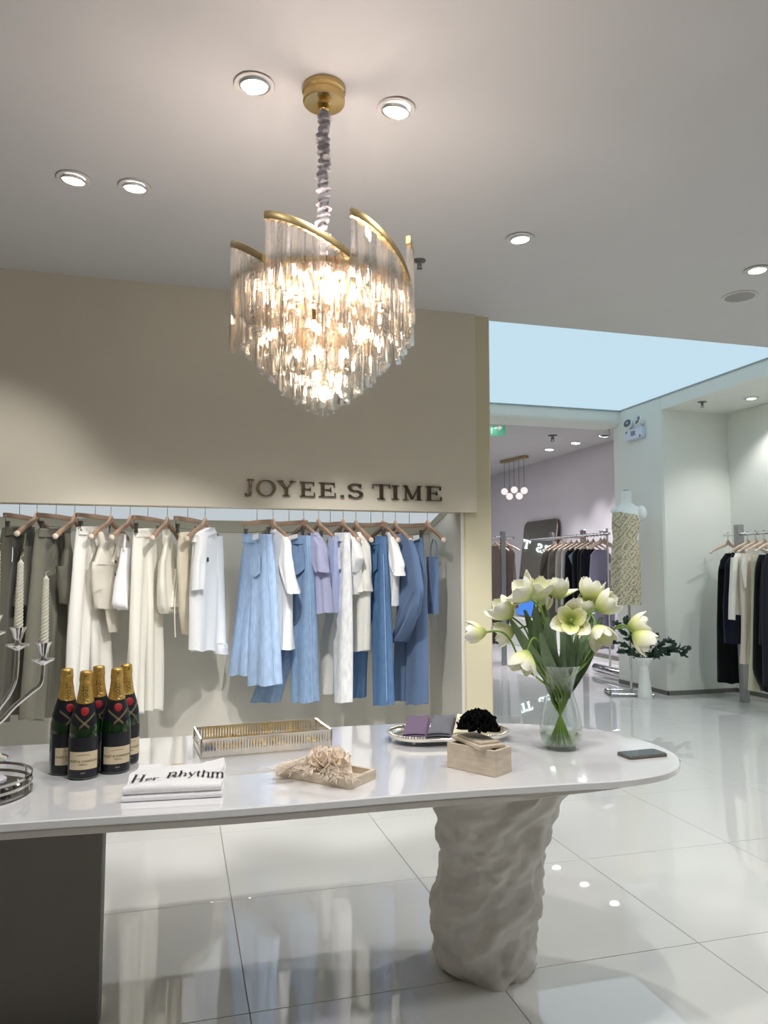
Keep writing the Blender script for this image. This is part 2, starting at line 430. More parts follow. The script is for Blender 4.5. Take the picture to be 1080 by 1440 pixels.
# LED strip light tucked behind the bulkhead
ld = bpy.data.lights.new('niche_strip', 'AREA'); ld.shape = 'RECTANGLE'; ld.size = 4.6; ld.size_y = 0.04; ld.energy = 5; ld.color = (0.93, 0.97, 1.0)
lo = bpy.data.objects.new('niche_strip', ld); COL.objects.link(lo); lo.location = (-0.7, 4.43, 1.735); lo.rotation_euler = (RAD(55), 0, 0)

# right side: pale column, alcove, far wall
def cw(x0, y0, x1, y1, z1, r=0.02): return MB().rings([[(x, y, z) for x, y in ((x0 + r, y0), (x1, y0), (x1, y1), (x0, y1), (x0, y0 + r))] for z in (0, z1)])
struct('wall_right_column', cw(XP, 6.94, 6.4, 7.86, PZ), M_PALE)
struct('wall_right', MB().box((5.93, -3.2, 0), (6.4, 6.94, PZ)), M_PALE)
struct('wall_far_right', MB().box((6.24, 7.86, 0), (6.4, 17.2, C2Z)), M_GREYW)
struct('wall_far', MB().box((-3.6, 16.6, 0), (6.24, 17.2, C2Z)), M_DARKW)
struct('wall_left', MB().box((-3.8, -3.2, 0), (-3.6, 17.2, PZ)), M_BEIGE)
struct('wall_front', MB().box((-3.6, -3.4, 0), (6.2, -3.2, CZ)), M_BEIGE)
struct('baseboard_column', MB().box((XP - 0.008, 6.932, 0), (XP, 7.86, 0.045)).box((XP - 0.008, 6.932, 0), (5.93, 6.94, 0.045)), M_BASEB)
struct('baseboard_right', MB().box((5.922, -3.2, 0), (5.93, 6.932, 0.045)), M_BASEB)
struct('baseboard_far', MB().box((6.225, 7.86, 0), (6.24, 16.6, 0.06)), M_BASEB)

# ------------------------------------------------------------------ sign on the bulkhead
M_LET = mat('bronze_letters', s2l(112, 100, 84), 0.30, metal=0.9, var=0.08, scale=30)
def sign(name, label, z_fn, letters, Y, m, flip=False, depth=0.018):
    t = thing(name, label, 'sign', (0, Y, 0))
    for ch, x0, x1, z0, z1 in letters:
        adv = GL[ch][0]
        mb = MB()
        sx = (x1 - x0) / (adv - 0.06); sz = (z1 - z0)
        glyph_mesh(mb, ch, lambda x, y, h: (x0 + x * sx, -h, z0 + y * sz), depth)
        mb.build('letter', m, t, 30)
    return t
SP = [('J', 344, 354.5, 674.5, 698.5), ('O', 360, 386, 675.5, 697.5), ('Y', 389, 413.5, 676.5, 697.5), ('E', 421, 442, 678, 698.5), ('E', 448, 471, 679, 699), ('.', 477.5, 482.5, 695, 700), ('S', 488, 508, 680.5, 700.5), ('T', 523, 547, 681.5, 702), ('I', 550, 560, 683, 702.5), ('M', 566, 592, 683.5, 703.5), ('E', 598, 620, 684.5, 704.5)]
LT = []
for ch, ua, ub, va, vb in SP:
    a = at_y((ua + ub) / 2, vb, 4.27); b = at_y((ua + ub) / 2, va, 4.27)
    xa = at_y(ua, vb, 4.27).x; xb = at_y(ub, vb, 4.27).x
    z0, z1 = a.z, b.z
    if ch == '.': z1 = z0 + 0.11
    if ch == 'J': z0 += 0.012
    LT.append((ch, xa, xb, z0, z1))
sign('wall_sign', 'bronze raised serif letters JOYEE.S TIME on the beige bulkhead', None, LT, 4.27, M_LET)

# ------------------------------------------------------------------ recessed downlights
M_LAMP = emat('lamp_face', (1.0, 0.985, 0.96), 9.0)
M_TRIM = mat('downlight_trim', s2l(205, 200, 196), 0.45)
M_REFL = mat('downlight_reflector', (0.85, 0.85, 0.86), 0.15, metal=1.0)
def downlight(loc, label, r=0.068, tilt=(0, 0), watt=SPOT_W, cone=75, group='recessed downlights', col=(1.0, 0.985, 0.965), beam=None):
    t = thing('recessed_downlight', label, 'downlight', loc, 0, group)
    MB().lathe([(r, -0.004), (r * 0.97, -0.007), (r * 0.78, -0.006), (r * 0.74, 0.0), (r * 0.74, 0.02), (r, 0.02)], 32, cap=False).build('trim_ring', M_TRIM, t)
    g = MB().lathe([(r * 0.73, -0.002), (r * 0.68, -0.006), (r * 0.62, -0.003), (r * 0.62, 0.010)], 28, cap=False).build('reflector', M_REFL, t)
    f = MB().lathe([(0.001, -0.0075), (r * 0.55, -0.007), (r * 0.63, -0.005), (r * 0.63, -0.003), (0.001, -0.003)], 24, cap=True).build('lamp_lens', M_LAMP, t)
    for o in (g, f): o.rotation_euler = (RAD(tilt[0] * .4), RAD(tilt[1] * .4), 0); o.location.z = -r * .62 * sin(RAD(math.hypot(*tilt) * .4)) - .003
    if watt:
        l = bpy.data.lights.new('lamp_beam', 'SPOT'); l.energy = watt; l.spot_size = RAD(cone); l.spot_blend = 0.6; l.shadow_soft_size = 0.035; l.color = col
        lo = bpy.data.objects.new('lamp_beam', l); COL.objects.link(lo); lo.parent = t; lo.location = (0, 0, -0.03)
        bm_ = beam or tilt
        lo.rotation_euler = (RAD(bm_[0]), RAD(bm_[1]), 0)
    return t
# aim: rotate -Z towards the racks. tilt x>0 swings the beam towards +Y
downlight((0.21, 2.38, CZ), 'recessed downlight to the left of the chandelier ceiling plate', tilt=(10, -3), beam=(38, -22), watt=SPOT_W * 3.1, cone=43)
downlight((0.70, 2.38, CZ), 'tilted downlight to the right of the chandelier ceiling plate', tilt=(24, 16), beam=(36, 24), watt=SPOT_W * 2.9, cone=45)
downlight((-0.45, 3.18, CZ), 'leftmost ceiling downlight, swivelled in its ring', tilt=(18, 12), beam=(20, 25), watt=SPOT_W * 0.8, cone=80)
downlight((-0.21, 3.18, CZ), 'second ceiling downlight from the left, swivelled', tilt=(18, 4), beam=(10, 5), watt=SPOT_W * 0.6, cone=80)
downlight((1.57, 3.20, CZ), 'single downlight in the ceiling to the right of the chandelier crystals', tilt=(5, -10), watt=SPOT_W * 0.9, cone=80)
downlight((2.97, 3.21, CZ), 'downlight at the right edge of the main ceiling', tilt=(0, 0), watt=SPOT_W * 1.3, cone=110)
# unseen spots: ceiling grid above the table, others added to brighten the right side
for x, y, z, e, tx, ty in ((0.21, 1.58, CZ, .72, 12, 0), (1.3, 1.58, CZ, .80, 12, 0), (-0.7, 1.58, CZ, .50, 12, 0), (0.45, 0.78, CZ, .45, 0, 0), (2.4, 0.78, CZ, .55, 0, 0), (4.3, 3.2, CZ, 1.3, 20, -10), (4.6, 1.6, CZ, 1.1, 20, 0), (5.5, 4.9, 3.085, .6, 15, 0)):
    l = bpy.data.lights.new('unseen_spot', 'SPOT'); l.energy = SPOT_W * e; l.spot_size = RAD(130); l.spot_blend = 0.8; l.shadow_soft_size = 0.05; l.color = (1.0, 0.985, 0.965) if x < 3 else (0.95, 1.0, 1.0)
    lo = bpy.data.objects.new('unseen_spot', l); COL.objects.link(lo); lo.location = (x, y, z - 0.03); lo.rotation_euler = (RAD(tx), RAD(ty), 0)
# far room and alcove lamps
for (u, v), lb in zip([(772.4, 631.4), (809.4, 622.3), (848.9, 612.1)], ['farthest of the three small lamps in the far room ceiling', 'middle lamp of the three small lamps in the far room ceiling', 'far room ceiling lamp closest to the pale column']):
    p = at_z(u, v, C2Z)
    downlight((p.x, p.y, C2Z), lb, r=0.10, tilt=(0, 14), watt=SPOT_W * 2.4, cone=85, group='far room downlights', col=(0.97, 0.95, 1.0))
p = at_z(1056.7, 559.8, 3.085)
downlight((p.x, p.y, 3.085), 'downlight in the alcove soffit above the right clothes rail', r=0.07, watt=SPOT_W * .4, cone=110)
l = bpy.data.lights.new('far_room_fill', 'AREA'); l.shape = 'RECTANGLE'; l.size = 3.0; l.size_y = 6.0; l.energy = 125; l.color = (0.93, 0.92, 1.0)  # unseen area light added to brighten the far room
lo = bpy.data.objects.new('far_room_fill', l); COL.objects.link(lo); lo.location = (2.6, 12, C2Z - 0.02)

# sprinklers, ceiling speaker
M_SPR = mat('sprinkler_metal', (0.25, 0.25, 0.25), 0.35, metal=0.9)
def sprinkler(loc, label, s=1.0):
    t = thing('sprinkler', label, 'sprinkler', loc, 0, 'ceiling sprinklers')
    MB().lathe([(0.034 * s, 0), (0.032 * s, -0.006 * s), (0.02 * s, -0.009 * s), (0.012 * s, -0.012 * s)], 20).build('cover_plate', M_SPR, t)
    b = MB().lathe([(0.009 * s, -0.010 * s), (0.009 * s, -0.028 * s), (0.006 * s, -0.032 * s)], 12)
    b.box((-0.012 * s, -0.002 * s, -0.042 * s), (-0.009 * s, 0.002 * s, -0.022 * s)).box((0.009 * s, -0.002 * s, -0.042 * s), (0.012 * s, 0.002 * s, -0.022 * s)).box((-0.012 * s, -0.002 * s, -0.026 * s), (0.012 * s, 0.002 * s, -0.022 * s))
    b.build('sprinkler_head', M_SPR, t)
    MB().lathe([(0.014 * s, -0.042 * s), (0.016 * s, -0.045 * s), (0.004 * s, -0.046 * s)], 16).build('deflector', M_SPR, t)
sprinkler((1.18, 3.58, CZ), 'dark sprinkler head on the ceiling beside the chandelier', 1.0)
p = at_z(777, 612, C2Z); sprinkler((p.x, p.y, C2Z), 'sprinkler head on the far room ceiling between the lamps', 2.0)
p = at_z(987.5, 565, 3.085); sprinkler((p.x, p.y, 3.085), 'sprinkler head under the alcove soffit by the pale column', 1.3)
t = thing('ceiling_speaker', 'round grey flush speaker in the ceiling near the right edge', 'speaker', (3.16, 3.56, CZ))
MB().lathe([(0.098, 0), (0.096, -0.006), (0.084, -0.008), (0.080, -0.002)], 36, cap=False).build('rim', M_TRIM, t)
MB().lathe([(0.001, -0.007), (0.05, -0.006), (0.082, -0.003), (0.082, 0.0)], 36).build('grille', mat('speaker_grille', s2l(150, 149, 148), 0.7, var=0.15, scale=300), t)

# ------------------------------------------------------------------ chandelier
CHX, CHY = 0.437, 2.34
ch = thing('chandelier', 'tiered crystal chandelier with curved gold top rims hanging over the table', 'chandelier', (CHX, CHY, CZ))
MB().lathe([(0.072, 0), (0.072, -0.018), (0.067, -0.022), (0.067, -0.028), (0.070, -0.032), (0.070, -0.052), (0.066, -0.056), (0.024, -0.057), (0.020, -0.062), (0.020, -0.080), (0.012, -0.086)], 40).build('ceiling_plate', M_GOLD, ch, 25)
# gathered fabric sleeve round the chain
L0, L1 = -0.078, -0.60
rr = random.Random(3)
R = []; NS = 130; nn = 22
ph = [rr.uniform(0, 6) for _ in range(12)]
for i in range(NS + 1):
    t_ = i / NS; z = lerp(L0, L1, t_)
    ring = []
    for j in range(nn):
        a = 2 * pi * j / nn
        k = 0.018 + 0.0045 * sin(t_ * 150 + 1.6 * sin(a + ph[0]) + ph[1]) + 0.003 * sin(t_ * 87 + 2.2 * sin(a * 1 + ph[2] + t_ * 9)) + 0.002 * sin(3 * a + t_ * 40) + 0.0015 * sin(t_ * 260 + 3 * cos(a))
        ring.append((k * cos(a) + 0.003 * sin(t_ * 23), k * sin(a) + 0.003 * cos(t_ * 31), z))
    R.append(ring)
MB().rings(R).build('chain_sleeve', mat('sleeve_velvet', s2l(186, 180, 186), 0.85, var=0.1, scale=120, sheen=0.5), ch, 60)
zc = lambda z: z - CZ
cr = MB()
n3 = 3
pr = [(0.0128, 0.0), (0.0128, -0.194), (0.0112, -0.198)]
cr.rings([[(q * cos(2 * pi * j / n3 + pi / 2), q * 0.75 * sin(2 * pi * j / n3 + pi / 2), z) for j in range(n3)] for q, z in [(0.004, 0.006)] + pr])
cr_me = cr.mesh('crystal_drop', M_CRYSTAL, 0)
cr2 = MB().rings([[(q * cos(2 * pi * j / 4 + pi / 4), q * 0.6 * sin(2 * pi * j / 4 + pi / 4), z) for j in range(4)] for q, z in [(0.005, 0.006)] + pr])
cr2_me = cr2.mesh('crystal_bar', M_CRYSTAL, 0)
R1 = 0.292
A0 = RAD(-87)                                  # measured from the direction facing the viewpoint
FD = math.atan2(-CHX, -CHY)                    # heading from chandelier to viewpoint
def cpos(phi, r):                              # phi grows towards the right as seen from the front
    a = math.atan2(-CHY, -CHX) + phi
    return (r * cos(a), r * sin(a))
def arc_z(t): return lerp(2.375, 2.245, t ** 1.35)
NA = 7
for k in range(NA):
    m = MB(); R = []
    n = 14
    for i in range(n + 1):
        t_ = i / n; phi = A0 + (k + t_ * 0.985) * 2 * pi / NA
        x, y = cpos(phi, R1); nx, ny = x / R1, y / R1; z = zc(arc_z(t_))
        R.append([(x + nx * 0.006, y + ny * 0.006, z), (x + nx * 0.008, y + ny * 0.008, z + 0.012), (x + nx * 0.006, y + ny * 0.006, z + 0.024), (x - nx * 0.008, y - ny * 0.008, z + 0.024), (x - nx * 0.008, y - ny * 0.008, z)])
    m.rings(R).build('curved_rim', M_BRASS, ch, 50)
    for i in range(12):
        t_ = (i + 0.5) / 12; phi = A0 + (k + t_ * 0.985) * 2 * pi / NA
        x, y = cpos(phi, R1)
        inst('crystal', cr_me if i % 2 else cr2_me, ch, (x, y, zc(arc_z(t_)) - 0.006), (rr.uniform(-.03, .03), rr.uniform(-.03, .03), math.atan2(y, x) + pi / 2 + rr.uniform(-.5, .5)), (1, 1, rr.uniform(1.0, 1.07)))
tiers = [(0.255, 2.045, 62), (0.208, 1.995, 48), (0.168, 1.953, 38), (0.128, 1.915, 28), (0.086, 1.888, 20), (0.042, 1.852, 10)]
for r, zb, n in tiers:
    zt = zc(zb + 0.2)
    MB().lathe([(r + 0.005, zt), (r + 0.006, zt + 0.018), (r - 0.004, zt + 0.018), (r - 0.005, zt)], 48, cap=False).tube([(r * cos(0.2), r * sin(0.2), zt + 0.004), (-r * cos(0.2), -r * sin(0.2), zt + 0.004)], 0.003).tube([(r * sin(0.2), -r * cos(0.2), zt + 0.004), (-r * sin(0.2), r * cos(0.2), zt + 0.004)], 0.003).build('tier_ring', M_GOLD, ch)
    for i in range(n):
        a = 2 * pi * (i + 0.3 * rr.random()) / n
        inst('crystal', cr_me if i % 2 else cr2_me, ch, (r * cos(a), r * sin(a), zt - 0.004), (rr.uniform(-.03, .03), rr.uniform(-.03, .03), a + pi / 2 + rr.uniform(-.5, .5)), (1, 1, rr.uniform(0.96, 1.02)))
MB().lathe([(0.010, -0.58), (0.010, zc(2.06)), (0.03, zc(2.05)), (0.03, zc(2.04)), (0.005, zc(2.03))], 16).lathe([(0.05, zc(2.27)), (0.055, zc(2.26)), (0.05, zc(2.25))], 24).build('centre_stem', M_GOLD, ch)
M_BULB = emat('bulb_glow', (1.0, 0.88, 0.72), 45.0)
bme = MB().ball((0, 0, 0), 0.010, 10, 6, (1, 1, 1.7)).mesh('bulb', M_BULB)
sme = MB().lathe([(.008, 0), (.011, .006), (.011, .034), (.006, .038)], 10).mesh('bulb_socket', M_GOLD)
for r, z, n in ((0.235, 2.205, 18), (0.15, 2.19, 9), (0.175, 2.08, 12), (0.115, 2.02, 9), (0.065, 1.955, 5), (0.03, 1.915, 3)):
    for i in range(n):
        a = 2 * pi * (i + 0.37) / n
        inst('bulb', bme, ch, (r * cos(a), r * sin(a), zc(z)))
        inst('bulb_socket', sme, ch, (r * cos(a), r * sin(a), zc(z) + .014))
for x, y, z, e in ((0.09, 0.05, 2.27, .34), (-0.10, 0.04, 2.27, .33), (0, -0.10, 2.22, .33)):
    l = bpy.data.lights.new('bulb_light', 'POINT'); l.energy = CHAND_W * e; l.color = (1.0, 0.83, 0.74); l.shadow_soft_size = 0.04
    lo = bpy.data.objects.new('bulb_light', l); COL.objects.link(lo); lo.parent = ch; lo.location = (x, y, zc(z))
# ------------------------------------------------------------------ display table
TZ = 0.75
OUT = [(-1.0, 1.975), (-.39, 1.965), (.16, 1.93), (.65, 1.925), (1.02, 1.905), (1.25, 1.893), (1.42, 1.94), (1.535, 2.06), (1.575, 2.22), (1.55, 2.41), (1.473, 2.535), (1.33, 2.645), (1.17, 2.715), (.97, 2.775), (.70, 2.805), (.06, 2.80), (-.566, 2.80), (-1.0, 2.79), (-1.3, 2.65), (-1.45, 2.4), (-1.32, 2.1)]
oc = catmull([(x, y, 0) for x, y in OUT], 6)
ctr = Vector((0.06, 2.36, 0))
tab = thing('display_table', 'long white stone display table with rounded end on two pillars', 'table', (0.06, 2.36, 0))
def slab(inset, z0, z1, ch_=0.003):
    n = len(oc); P = []
    for i in range(n):
        d = oc[(i + 1) % n] - oc[i - 1]; nrm = Vector((d.y, -d.x, 0)).normalized()
        k = inset + (0.085 * max(0, min(1, (oc[i].x - 0.9) / 0.6)) if inset else 0)
        P.append((oc[i] - nrm * k - ctr, nrm))
    rg = lambda off, z: [(p.x - nn_.x * off, p.y - nn_.y * off, z) for p, nn_ in P]
    return MB().rings([rg(ch_, z0), rg(0, z0 + ch_), rg(0, z1 - ch_), rg(ch_, z1)])
slab(0, TZ - 0.021, TZ).build('tabletop', M_QUARTZ, tab, 30)
slab(0.004, TZ - 0.040, TZ - 0.021, 0.002).build('lower_slab', M_QEDGE, tab, 30)
lw_ = MB().cbox((-0.504, 2.39, 0), (-0.199, 2.51, TZ - 0.04), 0.004)
o = lw_.build('leg', M_TAUPE, tab); o.location = (-0.06, -2.36, 0); o['label'] = 'smooth grey taupe slab leg'
# rough plaster pillar
from mathutils import noise as NZ
R = []; NV = 90; NU = 110
# half outline measured at the pillar: (height, left x, right x)
side = []
for v, ul, ur in ((1392, 622, 742), (1384, 613, 752), (1360, 608, 755), (1310, 603, 756), (1270, 602, 765), (1240, 611, 766), (1200, 616, 768), (1170, 612, 774), (1150, 610, 783), (1128, 607, 796)):
    pl_, pr_2 = at_y(ul, v, 2.46), at_y(ur, v, 2.46)
    side.append((pl_.z, pl_.x + .012, pr_2.x - .012))
z0_ = side[0][0]; side = [(z - z0_ * max(0, 1 - (z - z0_) / .4), a, b) for z, a, b in side]
side.append((TZ - .041, side[-1][1] - .01, side[-1][2] + .06))
for i in range(NV + 1):
    z = (TZ - 0.041) * i / NV
    xl, xr = interp(side, z); cx = (xl + xr) / 2; hw = (xr - xl) / 2
    ring = []
    for j in range(NU):
        a = 2 * pi * j / NU
        ca, sa = cos(a), sin(a)
        p = Vector((ca * 1.5, sa * 1.5, z * 10.0 + .5 * sin(2 * a)))
        d = 0.026 * NZ.noise(p * 0.9 + Vector((3, 1, 7))) + 0.020 * NZ.noise(p * 2.1) + 0.009 * NZ.noise(p * 5.0) - 0.02 * abs(NZ.noise(Vector((ca * 2 + 4, sa * 2, z * 7 + 0.9 * sin(a)))))
        rx = hw + d * 0.8; ry = 0.165 + 0.10 * max(0, (z - 0.45)) + d
        ring.append((cx + rx * ca, 2.46 + ry * sa, z))
    R.append(ring)
o = MB().rings(R).build('leg', M_PLASTER, tab, 60); o.location = (-0.06, -2.36, 0); o['label'] = 'rough hand-modelled white plaster pillar leg'

def on_table(u, v): return at_z(u, v, TZ)

# ------------------------------------------------------------------ champagne bottles
BP = [(0.0, .036), (.003, .0405), (.008, .0425), (.125, .0425), (.145, .0412), (.165, .0375), (.185, .0325), (.205, .0265), (.225, .0215), (.245, .0182), (.265, .0163), (.272, .0162)]
def brad(z): return interp(BP, z)[0]
M_GLB = mat('dark_green_glass', (0.003, 0.022, 0.004), 0.04, var=0.1, scale=8, spec=0.9, coat=0.6)
M_FOIL = mat('gold_foil', (0.72, 0.47, 0.13), 0.34, metal=0.85, var=0.12, scale=120, bump=0.3)
M_LABEL = mat('cream_paper_label', s2l(206, 190, 160), 0.75, var=0.03)
M_NAVY = mat('dark_navy_label', (0.006, 0.007, 0.012), 0.35)
M_SEAL = mat('red_seal', (0.30, 0.006, 0.012), 0.5, var=0.15, scale=300)
M_GLINE = mat('gold_line', (0.55, 0.45, 0.22), 0.4, metal=0.6)
M_INK = mat('brown_ink', (0.02, 0.015, 0.012), 0.7)
M_INKL = mat('pale_ink', s2l(150, 132, 105), 0.7)
FA = -pi / 2
def cyl(x, z, off=0.0006): r = brad(z) + off; a = FA + x / r; return (r * cos(a), r * sin(a), z)
def band(z0, z1, a0, a1, off, nz=8, na=24): return lambda u, v: (lambda z, a: ((brad(z) + off) * cos(a), (brad(z) + off) * sin(a), z))(lerp(z0, z1, u), FA + lerp(a0, a1, v))
def make_bottle():
    t = thing('champagne_bottle', 'x', 'bottle', (0, 0, 0), 0, 'champagne bottles on the table')
    MB().lathe([(0.002, 0.002)] + [(r, z) for z, r in BP] + [(0.005, 0.272)], 36).build('bottle_glass', M_GLB, t, 50)
    # foil: pointed lower edge at the front, wire bulge at the top
    R = []; n = 40
    zz = [('b', 0)] + [('z', z) for z in (.222, .235, .25, .262, .268)]
    for kd, z in zz:
        ring = []
        for j in range(n):
            a = 2 * pi * j / n; dfr = cos(a - FA)
            zq = .2145 - 0.011 * max(0, dfr) ** 1.0 + 0.004 if kd == 'b' else z
            r = brad(zq) + 0.0009 + (0.0003 * sin(a * 9 + z * 500) if kd == 'z' else 0)
            ring.append((r * cos(a), r * sin(a), zq))
        R.append(ring)
    for r, z in ((.0176, .270), (.0182, .273), (.0182, .280), (.0172, .2835), (.0170, .292), (.0165, .2975), (.0135, .300), (.004, .3008)):
        R.append([((r + 0.0003 * sin(13 * j)) * cos(2 * pi * j / n), (r + 0.0003 * sin(13 * j)) * sin(2 * pi * j / n), z) for j in range(n)])
    f = MB().rings(R).build('gold_foil_cap', M_FOIL, t, 50)
    vs, fs = font_mesh('MO\u00cbT', 0.0185)
    MB().add([cyl(-y, .2375 + x * 0.92, 0.0014) for x, y, _ in vs], fs).build('lettering', M_INK, f, 0)
    st = [((0.0034 if k % 2 == 0 else 0.0014) * cos(pi / 2 + k * pi / 5), (0.0034 if k % 2 == 0 else 0.0014) * sin(pi / 2 + k * pi / 5)) for k in range(10)]
    MB().add([(lambda a: (0.0176 * cos(a), 0.0176 * sin(a), .2875 + y))(FA + x / 0.0176) for x, y in st], [tuple(range(10))]).build('star', M_INK, f, 0)
    # neck sash with crossing gold lines
    s_ = MB().sheet(lambda u, v: (lambda a, zt: ((brad(zt) + .0007) * cos(FA + a), (brad(zt) + .0007) * sin(FA + a), zt))(lerp(-2.2, 2.2, v), lerp(0.150 - .030 * (1 - abs(lerp(-1, 1, v))) ** 1.2 + 0.02, .2150 - 0.006 * (1 - abs(lerp(-1, 1, v))), u)), 8, 40, 0.0003).build('neck_sash', M_NAVY, t, 50)
    gl = MB()
    for sg in (-1, 1):
        for dz in (0, .004):
            gl.sheet(lambda u, v: cyl(sg * lerp(.030, -.014, u), lerp(.184 - dz, .146 - dz, u) + v * .0014, .0014), 12, 1, 0.0003)
    gl.build('gold_line', M_GLINE, s_, 50)
    c = MB(); rr_ = [(.0115 + 0.0006 * sin(7 * a)) for a in range(28)]
    cen = 0.190
    c.rings([[cyl(q * cos(2 * pi * j / 28), cen + q * sin(2 * pi * j / 28), h) for j, q in enumerate(rr_)] for h in (.0005, .0022)] + [[cyl(q * .8 * cos(2 * pi * j / 28), cen + q * .8 * sin(2 * pi * j / 28), .0028) for j, q in enumerate(rr_)]])
    c.build('wax_seal', M_SEAL, t, 40)
    MB().sheet(band(.006, .118, -1.3, 1.3, .0005), 6, 24, .0003).build('dark_base_label', M_NAVY, t, 50)
    lb = MB().sheet(band(.030, .079, -0.98, 0.98, .0010), 6, 24, .0003).build('front_label', M_LABEL, t, 50)
    vs, fs = font_mesh('MO\u00cbT & CHANDON', 0.0092)
    MB().add([cyl(x * 0.98, .0525 + y, .0017) for x, y, _ in vs], fs).build('lettering', M_INK, lb, 0)
    vs, fs = font_mesh('IMP\u00c9RIAL', 0.0056)
    MB().add([cyl(x, .0435 + y, .0017) for x, y, _ in vs], fs).build('lettering', M_INK, lb, 0)
    MB().sheet(lambda u, v: cyl(lerp(-.018, .018, u), .068 + .002 * sin(pi * u) + v * .0016, .0017), 12, 1, .0002).build('crest_line', M_INKL, lb, 0)
    vs, fs = font_mesh('BRUT', 0.0050)
    MB().add([cyl(x, .0205 + y, .0017) for x, y, _ in vs], fs).build('lettering', M_LABEL, t, 0)
    return t
bt = make_bottle()
for i, (x, y, rz, lb) in enumerate([(-.312, 2.402, .36, 'leftmost champagne bottle, its cream label turned to the right'), (-.252, 2.335, -.02, 'champagne bottle standing frontmost in the cluster of five'), (-.228, 2.445, .05, 'champagne bottle at the back middle, hidden up to its neck'), (-.170, 2.375, .18, 'champagne bottle beside the folded shirt, second from the right'), (-.150, 2.470, .40, 'rightmost champagne bottle, half hidden at the back')]):
    b = bt if i == 0 else dup(bt, (0, 0, 0))
    b.location = (x, y, TZ); b.rotation_euler = (0, 0, -math.atan2(x, y) + rz); b['label'] = lb

# ------------------------------------------------------------------ folded printed T-shirt
a_, b_, c_, d_ = on_table(170, 1130), on_table(312, 1122), on_table(308, 1077), on_table(176, 1087)
ts = thing('folded_t_shirt', 'white folded T-shirt printed Her Rhythm on the table', 'T-shirt', (a_.x, a_.y, TZ))
ex = (b_ - a_); W_ = ex.length; ts.rotation_euler = (0, 0, math.atan2(ex.y, ex.x))
LD = 0.30
M_TEE = fabric('white_tee', (240, 239, 240))
def tz_top(x, y):
    fx = x / W_; fy = y / LD
    h = lerp(0.037, 0.020, fy) + 0.004 * sin(pi * fx) * (1 - fy) + 0.003 * sin(fx * 9 + fy * 4) * fy + 0.0022 * sin(fx * 5.5 - fy * 11 + 1) + 0.006 * max(0, fx - 0.75) * fy * 4
    return h
def edge_y(fx): return LD * (1.0 - 0.16 * max(0, 1 - ((fx - 0.52) / 0.27) ** 2) ** 0.7 + 0.03 * fx)
def tfold(z_lo, hi_fn, inset, front_r):
    def fn(u, v):
        # closed section across the depth: bottom back -> front roll -> top back
        x = inset + (W_ - 2 * inset) * v
        D_ = edge_y(v) - inset
        f = u * 2 - 1
        if f < -0.12: y = lerp(D_, front_r, (f + 1) / 0.88); z = z_lo
        elif f > 0.12: y = lerp(front_r, D_, (f - 0.12) / 0.88); z = hi_fn(x, y)
        else:
            a = lerp(-pi / 2, pi / 2, (f + 0.12) / 0.24); hz = hi_fn(x, front_r); y = front_r - front_r * cos(a) + 0.001; z = lerp(z_lo, hz, (sin(a) + 1) / 2)
        xx = x + 0.004 * sin(y * 30) * (1 if v in (0, 1) else 0)
        return (xx, y, z)
    m = MB().grid(fn, 44, 30)
    # close the two sides
    n = 31
    for v_ in (0, 1):
        pts = [fn(i / 44, v_) for i in range(45)]
        m.add(pts, [tuple([i, i + 1, 43 - i, 44 - i] if v_ == 0 else [44 - i, 43 - i, i + 1, i]) for i in range(22)])
    return m
tfold(0.0005, lambda x, y: min(0.018, tz_top(x, y) * 0.5), 0.000, 0.008).build('lower_fold', M_TEE, ts, 60)
uf = tfold(0.0185, lambda x, y: max(tz_top(x, y), 0.0205), 0.003, 0.009).build('upper_fold', M_TEE, ts, 60)
txt = MB()
def put(chs, x0, y0, sx, sy, dip=0.0):
    x = x0
    for c in chs:
        if c == ' ': x += 0.4 * sx; continue
        def fn(gx, gy, h):
            X = x + gx * sx; fx = X / W_
            Y = y0 + gy * sy + 0.018 * sin(pi * min(1, max(0, (fx - .28) / .6))) - (dip * sin(pi * gx) if c in 'er' else 0)
            Y = min(Y, edge_y(fx) - .01)
            return (X, Y, max(tz_top(X, Y), 0.0205) + 0.0030 + h)
        glyph_mesh(txt, c, fn, 0.0004)
        x += GL[c][0] * sx * 1.02
put('H', .014, .052, .034, .085)
put('er', .050, .058, .030, .062)
put('Rhythm', .102, .060, .0335, .085)
txt.build('printed_lettering', M_BLACKP, uf, 0)
MB().sheet(lambda u, v: (lerp(.40, .56, u) * W_, edge_y(lerp(.40, .56, u)) - .004 + .006 * v, tz_top(lerp(.4, .56, u) * W_, edge_y(.48)) + .001 + .002 * v), 8, 1, .0008).build('neck_label', fabric('tan_label', (200, 178, 150)), uf)

